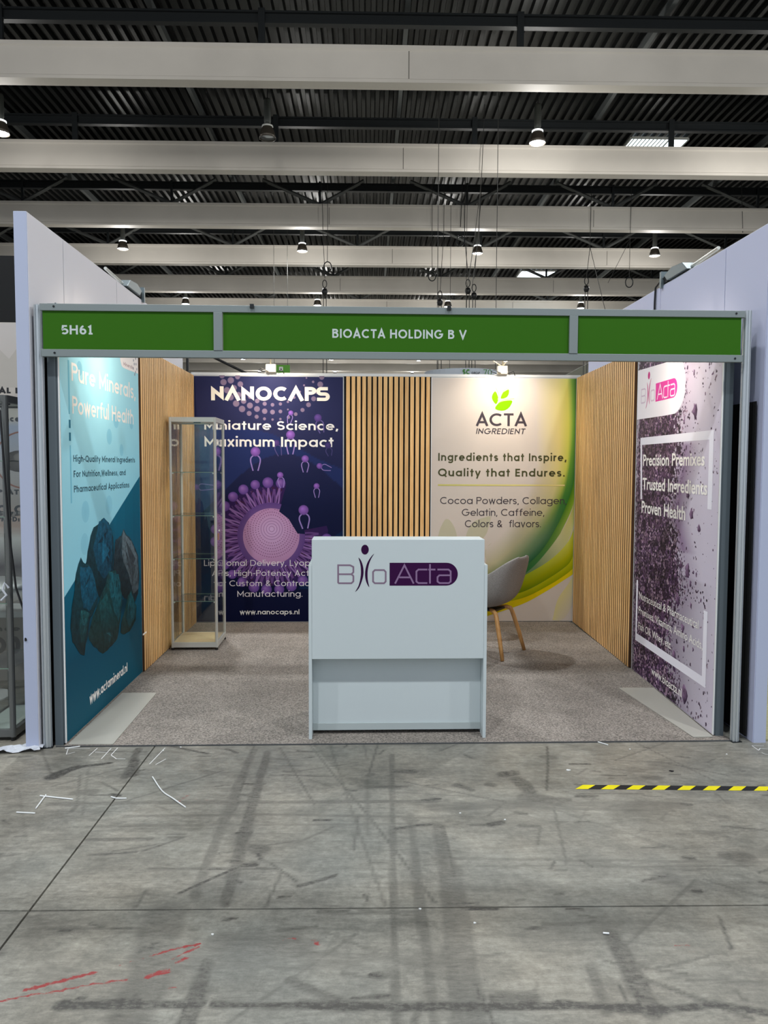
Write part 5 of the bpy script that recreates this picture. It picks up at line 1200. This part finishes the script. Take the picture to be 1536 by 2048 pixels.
# ================================================================ COUNTER
t = thing('reception_counter', 'white reception counter with purple company emblem at the booth entrance', 'counter', (-.482, .087, 0))
g = MB().box(0, 1.0, 0, .198, .480, 1.178).build('front_box', white_board, t, bevel=.002)
MB().box(-.019, -.0005, .001, .56, .004, 1.030).build('side_panel', white_board, t, bevel=.001)
MB().box(1.0005, 1.019, .001, .56, .004, 1.030).build('side_panel', white_board, t, bevel=.001)
MB().box(.0, 1.0, .095, .113, .03, .4795).build('lower_panel', white_board, t, bevel=.001)
MB().box(.0, 1.0, .087, .0948, .03, .072).build('plinth_strip', mat('plinth_grey', (176, 186, 186), .4), t, bevel=.001)
MB().box(.0, 1.0, .1985, .56, 1.005, 1.030).build('worktop', white_board, t, bevel=.001)
MB().box(.0, 1.0, .113, .54, .03, .05).build('bottom_shelf', white_board, t)
emblem(t, lambda p: p, .0006, (132, 112, 132), (54, 14, 62), (138, 110, 146), (48, 12, 56))
tag(MB().tube([(-.1, .34, .012), (.1, .30, .014), (.25, .33, .012), (.42, .26, .012)], .004, 6).build('power_cable', mat('grey_flex', (150, 152, 152), .5)), 'thin grey cable lying under the counter', 'cable')

# ================================================================ DISPLAY CASE
def vitrine(label, w, d, h, shelves, frame_m, base_m, loc, rot=0.0, r=.0125, door=True):
    t = thing('glass_display_case', label, 'display case', loc, rot)
    for x_ in (0, w - 2 * r):
        for y_ in (0, d - 2 * r):
            MB().prism([(x_ + r + r * math.cos(a * PI / 6), y_ + r + r * math.sin(a * PI / 6)) for a in range(12)], .022, h - .001, 'z').build('post', frame_m, t)
            MB().lathe([(.001, 0), (.013, 0), (.013, .02), (.001, .022)], 10, (x_ + r, y_ + r, 0)).build('foot', black_plastic, t)
    q = 2 * r
    MB().box(q * .5, w - q * .5, .002, q * .8, h - .04, h).box(q * .5, w - q * .5, d - q * .8, d - .002, h - .04, h).box(.002, q * .8, q * .5, d - q * .5, h - .04, h).box(w - q * .8, w - .002, q * .5, d - q * .5, h - .04, h).build('top_rail', frame_m, t)
    MB().box(q * .8, w - q * .8, q * .8, d - q * .8, h - .03, h - .004).build('roof_panel', mat('case_white_panel', (222, 222, 214), .45), t)
    MB().lathe([(.001, -.008), (.03, -.008), (.034, 0), (.001, .0)], 16, (w / 2, d / 2, h - .03)).build('downlight', steel_dark, t)
    if door:
        ld = bpy.data.lights.new('case_downlight', 'SPOT'); ld.energy = 22; ld.color = (1, .9, .74); ld.spot_size = math.radians(70); ld.spot_blend = .6; ld.shadow_soft_size = .03
        L = bpy.data.objects.new('case_downlight', ld); link(L, t); L.location = (w / 2, d / 2, h - .045)
    MB().box(q * .5, w - q * .5, .001, q * .8, .024, .066).box(q * .5, w - q * .5, d - q * .8, d - .001, .024, .066).box(.001, q * .8, q * .5, d - q * .5, .024, .066).box(w - q * .8, w - .001, q * .5, d - q * .5, .024, .066).build('bottom_rail', frame_m, t)
    MB().box(q * .8, w - q * .8, q * .8, d - q * .8, .03, .068).build('floor_board', base_m, t)
    gl = glass_mat(); z0, z1 = .068, h - .04
    MB().box(q, w - q, r - .002, r + .002, z0, z1).build('glass_pane', gl, t)
    MB().box(q, w - q, d - r - .002, d - r + .002, z0, z1).build('glass_pane', gl, t)
    MB().box(r - .002, r + .002, q, d - q, z0, z1).build('glass_pane', gl, t)
    MB().box(w - r - .002, w - r + .002, q, d - q, z0, z1).build('glass_pane', gl, t)
    for z in shelves:
        s_ = MB().box(.016, w - .016, .016, d - .016, z, z + .005).build('glass_shelf', gl, t)
        MB().box(.015, w - .015, .0145, .0158, z, z + .005).box(.015, w - .015, d - .0158, d - .0145, z, z + .005).build('shelf_edge', mat('glass_edge_green', (120, 146, 130), .15, 0, spec=.8), s_)
        for x_ in (.03, w - .03):
            for y_ in (.022, d - .022): MB().box(x_ - .006, x_ + .006, y_ - .006, y_ + .006, z - .012, z - .0002).build('shelf_clip', silver, s_)
    if door:
        MB().box(w - .003, w + .008, .05, .075, .95, 1.01).build('lock', mat('brass_lock', (196, 150, 120), .3, .7), t, bevel=.002)
        MB().lathe([(.001, .012), (.009, .012), (.009, 0)], 10, (0, 0, 0)).build('lock_cylinder', silver, t, loc=(w + .004, .06, 1.03)).rotation_euler.y = PI / 2
    return t
vitrine('tall narrow silver-framed glass display case with pale wood floor by the left slats', .402, .44, 2.003, (.42, .789, 1.16, 1.532), silver, wood_mat('pale_maple', (228, 204, 160), (214, 186, 140)), (-1.826, 2.300, .0075), .006)
vitrine('dark grey framed glass display case of the neighbouring stand at left edge', .25, .50, 1.995, (.42, .80, 1.30, 1.62), mat('case_dark_frame', (112, 114, 112), .4, .4), mat('case_grey_floor', (150, 158, 152), .5), (-2.452, .115, 0), 0, r=.017, door=False)

# ================================================================ CHAIRS
def shell_chair(label, loc, rot, fabric):
    t = thing('shell_chair', label, 'chair', loc, rot)
    # section centres and edges, x = forward
    sec = [((.235, .425), (.225, .205, .44)), ((.17, .418), (.17, .235, .475)), ((.06, .412), (.09, .268, .575)), ((-.06, .415), (.0, .292, .655)), ((-.15, .44), (-.09, .30, .70)), ((-.205, .50), (-.15, .295, .735)), ((-.235, .60), (-.19, .275, .765)), ((-.262, .70), (-.235, .245, .80)), ((-.29, .79), (-.278, .185, .832)), ((-.305, .845), (-.305, .07, .852))]
    nu_ = 17; V = []
    for (cx_, cz_), (ex, ey, ez) in sec:
        for k in range(nu_):
            u = -1 + 2 * k / (nu_ - 1); a = abs(u)
            V.append((cx_ + (ex - cx_) * a ** 2.2, math.sin(u * PI / 2) * ey, cz_ + (ez - cz_) * a ** 3.2))
    Fc = [(i * nu_ + j, i * nu_ + j + 1, (i + 1) * nu_ + j + 1, (i + 1) * nu_ + j) for i in range(len(sec) - 1) for j in range(nu_ - 1)]
    o = obj_from('seat_shell', V, Fc, fabric, t, True)
    sd = o.modifiers.new('thick', 'SOLIDIFY'); sd.thickness = .024; sd.offset = 0
    sb = o.modifiers.new('smooth', 'SUBSURF'); sb.levels = 1; sb.render_levels = 2
    MB().box(-.11, .11, -.10, .10, .372, .392).build('seat_bracket', black_plastic, t, bevel=.006)
    oak = wood_mat('oak_leg', (206, 158, 98), (176, 124, 68))
    for sx in (-1, 1):
        for sy in (-1, 1):
            MB().tube([(sx * .03, sy * .05, .383), (sx * .105, sy * .135, .385), (sx * .135, sy * .160, .372), (sx * .148, sy * .168, .34), (sx * .195, sy * .205, .17), (sx * .235, sy * .235, .002)], [.014, .018, .0185, .0185, .018, .0155], 12).build('leg', oak, t, True)
    return t
felt = mat('grey_felt_fabric', (146, 141, 136), .92, noise=.28, nscale=160, bump=.3)
felt2 = mat('sand_felt_fabric', (196, 176, 160), .92, noise=.15, nscale=160, bump=.3)
CR = math.radians(146)
shell_chair('grey felt shell chair with oak legs standing behind the counter', (.905, 2.19, .0075), CR, felt)
shell_chair('sand coloured shell chair almost hidden behind the right end of the counter', (.655, 3.02, .0075), math.radians(200), felt2)

# ================================================================ NEIGHBOUR STAND AT LEFT
t = thing('stand_wall', 'printed white wall of the neighbouring stand at the left edge', 'wall', (-4.0, 1.8, 0))
MB().box(-1.5, 1.9, .003, .05, 0, 2.70).build('panel', mat('neighbour_panel', (206, 200, 192), .55), t)
gr_ = [(2.69, (206, 200, 196)), (1.95, (200, 192, 182)), (1.90, (168, 176, 196)), (1.55, (176, 172, 170)), (1.30, (160, 152, 146)), (1.12, (178, 154, 140)), (1.02, (206, 204, 200)), (.80, (96, 92, 96)), (.60, (150, 146, 142)), (.02, (130, 120, 108))]
pmesh('printed_background', [([(-1.4, gr_[k + 1][0]), (1.88, gr_[k + 1][0]), (1.88, gr_[k][0]), (-1.4, gr_[k][0])], [gr_[k + 1][1]] * 2 + [gr_[k][1]] * 2) for k in range(len(gr_) - 1)], t, .0006)
pmesh('printed_mountains', [([(.7, 2.2), (1.0, 2.5), (1.08, 2.42), (1.2, 2.58), (1.35, 2.36), (1.5, 2.2)], (192, 186, 178))], t, .001)
for s, u, z, w_, c in D['G_text']: letters('lettering', t, s, u, z, w_, c, .0016, black_ink, .26, .16)
P = []
gu, gz = D['G_ring']
for q in ribbon([(gu + .22 * math.cos(a * PI / 20), gz + .22 * math.sin(a * PI / 20)) for a in range(41)], .012): P.append((q, (150, 100, 84)))
P += disc(gu - .03, gz - .01, .13, .085, (96, 90, 84), (70, 64, 60), 20)
P += disc(gu - .01, gz + .02, .07, .04, (150, 142, 134), (110, 104, 98), 20)
pmesh('printed_bowl_picture', P, t, .0012, step=.000003)
tag(MB().box(-9, -4.0, 6, 6.1, 0, 4.3).build('black_partition', mat('black_drape', (14, 16, 18), .85)), 'black partition rising behind the neighbouring stand at left edge', 'partition')
# white moulded table tops and carton behind the case
for zz, lb in ((.775, 'white table top standing behind the dark display case, upper'), (.66, 'white table top standing behind the dark display case, lower')):
    t = thing('side_table', lb, 'table', (-2.82, .98, 0))
    MB().lathe([(.001, zz + .02), (.34, zz + .02), (.36, zz), (.33, zz - .03), (.001, zz - .03)], 28).build('table_top', mat('gloss_white', (222, 224, 222), .25), t, True)
    MB().tube([(0, 0, .0), (0, 0, zz - .03)], .03, 12).build('stem', mat('gloss_white', (222, 224, 222), .25), t)
    MB().lathe([(.001, .012), (.2, .010), (.2, 0)], 24).build('foot_disc', mat('gloss_white', (222, 224, 222), .25), t)
    if zz < .7: t.location = (-3.05, .45, 0)
t = thing('printed_carton', 'grey printed carton with large zero standing behind the dark display case', 'carton', (-3.3, 1.38, 0), .06)
MB().box(0, .62, 0, .36, 0, .47).build('box_body', mat('carton_grey', (158, 150, 142), .7), t)
MB().box(-.01, .63, -.01, .37, .47, .515).build('lid', mat('gloss_white', (222, 224, 222), .25), t, bevel=.01)
letters('lettering', t, 'OO0', .20, .20, .38, .13, .001, mat('carton_ink', (92, 86, 82), .6), .26, .2)
letters('lettering', t, 'ence', .34, .37, .24, .04, .001, mat('carton_ink', (92, 86, 82), .6), .2, .2)
tag(MB().tube([(-2.36, .09, 2.02), (-2.27, .085, 2.0), (-2.225, .08, 1.90), (-2.21, .08, 1.6), (-2.19, .08, 1.2), (-2.16, .08, .9), (-2.11, .08, .74), (-2.07, -.02, .62)], .006, 8).build('black_cable', black_plastic, smooth=True), 'black cable hanging down in front of the left display case', 'cable')
# crumpled film and tape on floor by the tall wall
V = []; rr2 = random.Random(2); nxx, nyy = 14, 7
for i in range(nxx):
    for j in range(nyy):
        u = i / (nxx - 1); v = j / (nyy - 1); V.append((-2.36 + .36 * u + .02 * rr2.random(), -.12 + .10 * v + .05 * u + .015 * rr2.random(), .004 + .022 * rr2.random()))
Fc = [(i * nyy + j, (i + 1) * nyy + j, (i + 1) * nyy + j + 1, i * nyy + j + 1) for i in range(nxx - 1) for j in range(nyy - 1)]
tag(obj_from('plastic_film', V, Fc, mat('milky_film', (206, 210, 218), .2)), 'crumpled milky plastic film on the floor at the left wall foot', 'plastic film')
tag(MB().tube([(-2.205, .09, .90), (-2.225, .085, .93), (-2.235, .08, .89), (-2.215, .08, .86), (-2.245, .08, .83)], .007, 6).build('tape_knot', mat('milky_film', (206, 210, 218), .2)), 'crumpled clear tape stuck on the dark display case post', 'tape')

# ================================================================ NEIGHBOUR STAND AT RIGHT
struct(MB().box(2.16, 6, .02, 3.6, .0005, .008).build('floor_neighbour', mat('pale_olive_floor', (176, 172, 130), .5, noise=.35, nscale=30, stretch=(1, 5, 1))), 'pale olive floor covering of the right neighbour stand')
t = thing('stand_wall', 'grey wall with green band of the neighbour stand at right edge', 'wall', (2.3, 3.1, 0))
MB().box(0, 3, 0, .05, 0, 2.4).build('panel', mat('neighbour_grey', (128, 130, 136), .6), t)
MB().box(0, 3, -.004, 0, .12, .29).build('green_band', mat('deep_green', (20, 92, 44), .5), t)
MB().box(0, 3, -.004, 0, .68, .90).build('light_band', mat('pale_band', (196, 194, 178), .5), t)

# ================================================================ THINGS ON THE FLOOR
# hazard tape
a0, a1 = Vector((.867, -.606 - .0)), Vector((2.25, -.672)); d = (a1 - a0); Lt = d.length; d.normalize(); nn = Vector((-d.y, d.x)); W_ = .052
P = []; V = []; Fc = []; C = []
u = 0.0; k = 0
def tp(u, v): 
    p = a0 + d * u + nn * v; return (p.x, p.y, .0012)
sl = .05
while u < Lt:
    a_, b_ = u, min(u + .063, Lt); i = len(V)
    V += [tp(max(a_ - sl * .0, 0), -W_ / 2), tp(b_, -W_ / 2), tp(b_ + sl, W_ / 2), tp(a_ + sl, W_ / 2)]
    Fc.append((i, i + 1, i + 2, i + 3)); C += [(226, 212, 30) if k % 2 == 0 else (40, 40, 42)] * 4; u += .063; k += 1
o = pm_raw('hazard_tape', V, Fc, C, None); tag(o, 'yellow and black striped hazard tape on the concrete at right', 'tape')
wt = mat('white_nylon', (236, 238, 238), .35)
tn = ['long bent white cable tie on the concrete left of centre', 'short white cable tie beside the left floor joint, upright one', 'straight white cable tie crossing the left end of the floor', 'short white strip at the far left edge of the floor', 'small curled white cable tie on the floor joint', 'thin white strip lying under the counter front', 'tiny white tie scrap under the counter front', 'tiny white strip on the near right floor', 'small white strip by the carpet edge right of the counter', 'white strip by the carpet edge at far left']
for l, lb in zip(D['F_ties'], tn):
    pts = smooth_open([(*p, .004) for p in l], 4) if len(l) > 2 else [(*p, .004) for p in l]
    tag(MB().tube(pts, .0032, 6).build('cable_tie', wt), lb, 'cable tie', 'cable ties dropped on the floor')
cn = ['white paper scrap above the hazard tape', 'black plastic scrap above the hazard tape', 'white crumb right of centre on the concrete', 'white crumb near the carpet edge at right', 'white crumb in front of the right post', 'white crumb below the counter\'s right side', 'white crumb lying on the long floor joint', 'white crumb by the carpet edge at left', 'second white crumb by the carpet edge at left', 'white crumb on the near floor left of centre', 'white crumb on the near floor right of centre']
for (x_, y_, k), lb in zip(D['F_chips'], cn):
    r_ = .011 if lb.endswith('tape') else .0045
    pts = [(x_ + r_ * (1 + .4 * math.sin(3 * a + x_ * 9)) * math.cos(a), y_ + r_ * .8 * math.sin(a)) for a in np.linspace(0, 2 * PI, 8)[:-1]]
    tag(MB().prism(pts, .0008, .004, 'z').build('floor_scrap', black_plastic if k else wt), lb, 'scrap', 'scraps on the floor')
def chalk(lines, label):
    P = []
    V = []; Fc = []
    for l in lines:
        for q in ribbon(l, .0045):
            i = len(V); V += [(p[0], p[1], .0009) for p in q]; Fc.append((i, i + 1, i + 2, i + 3))
    tag(obj_from('chalk_marking', V, Fc, mat('chalk', (214, 216, 216), .9)), label, 'marking')
chalk(D['F_chalk'], 'chalk handwriting 5H61 on the concrete before the left post')
chalk(D['F_chalk2'], 'chalk handwriting 5 on the concrete at the right edge')
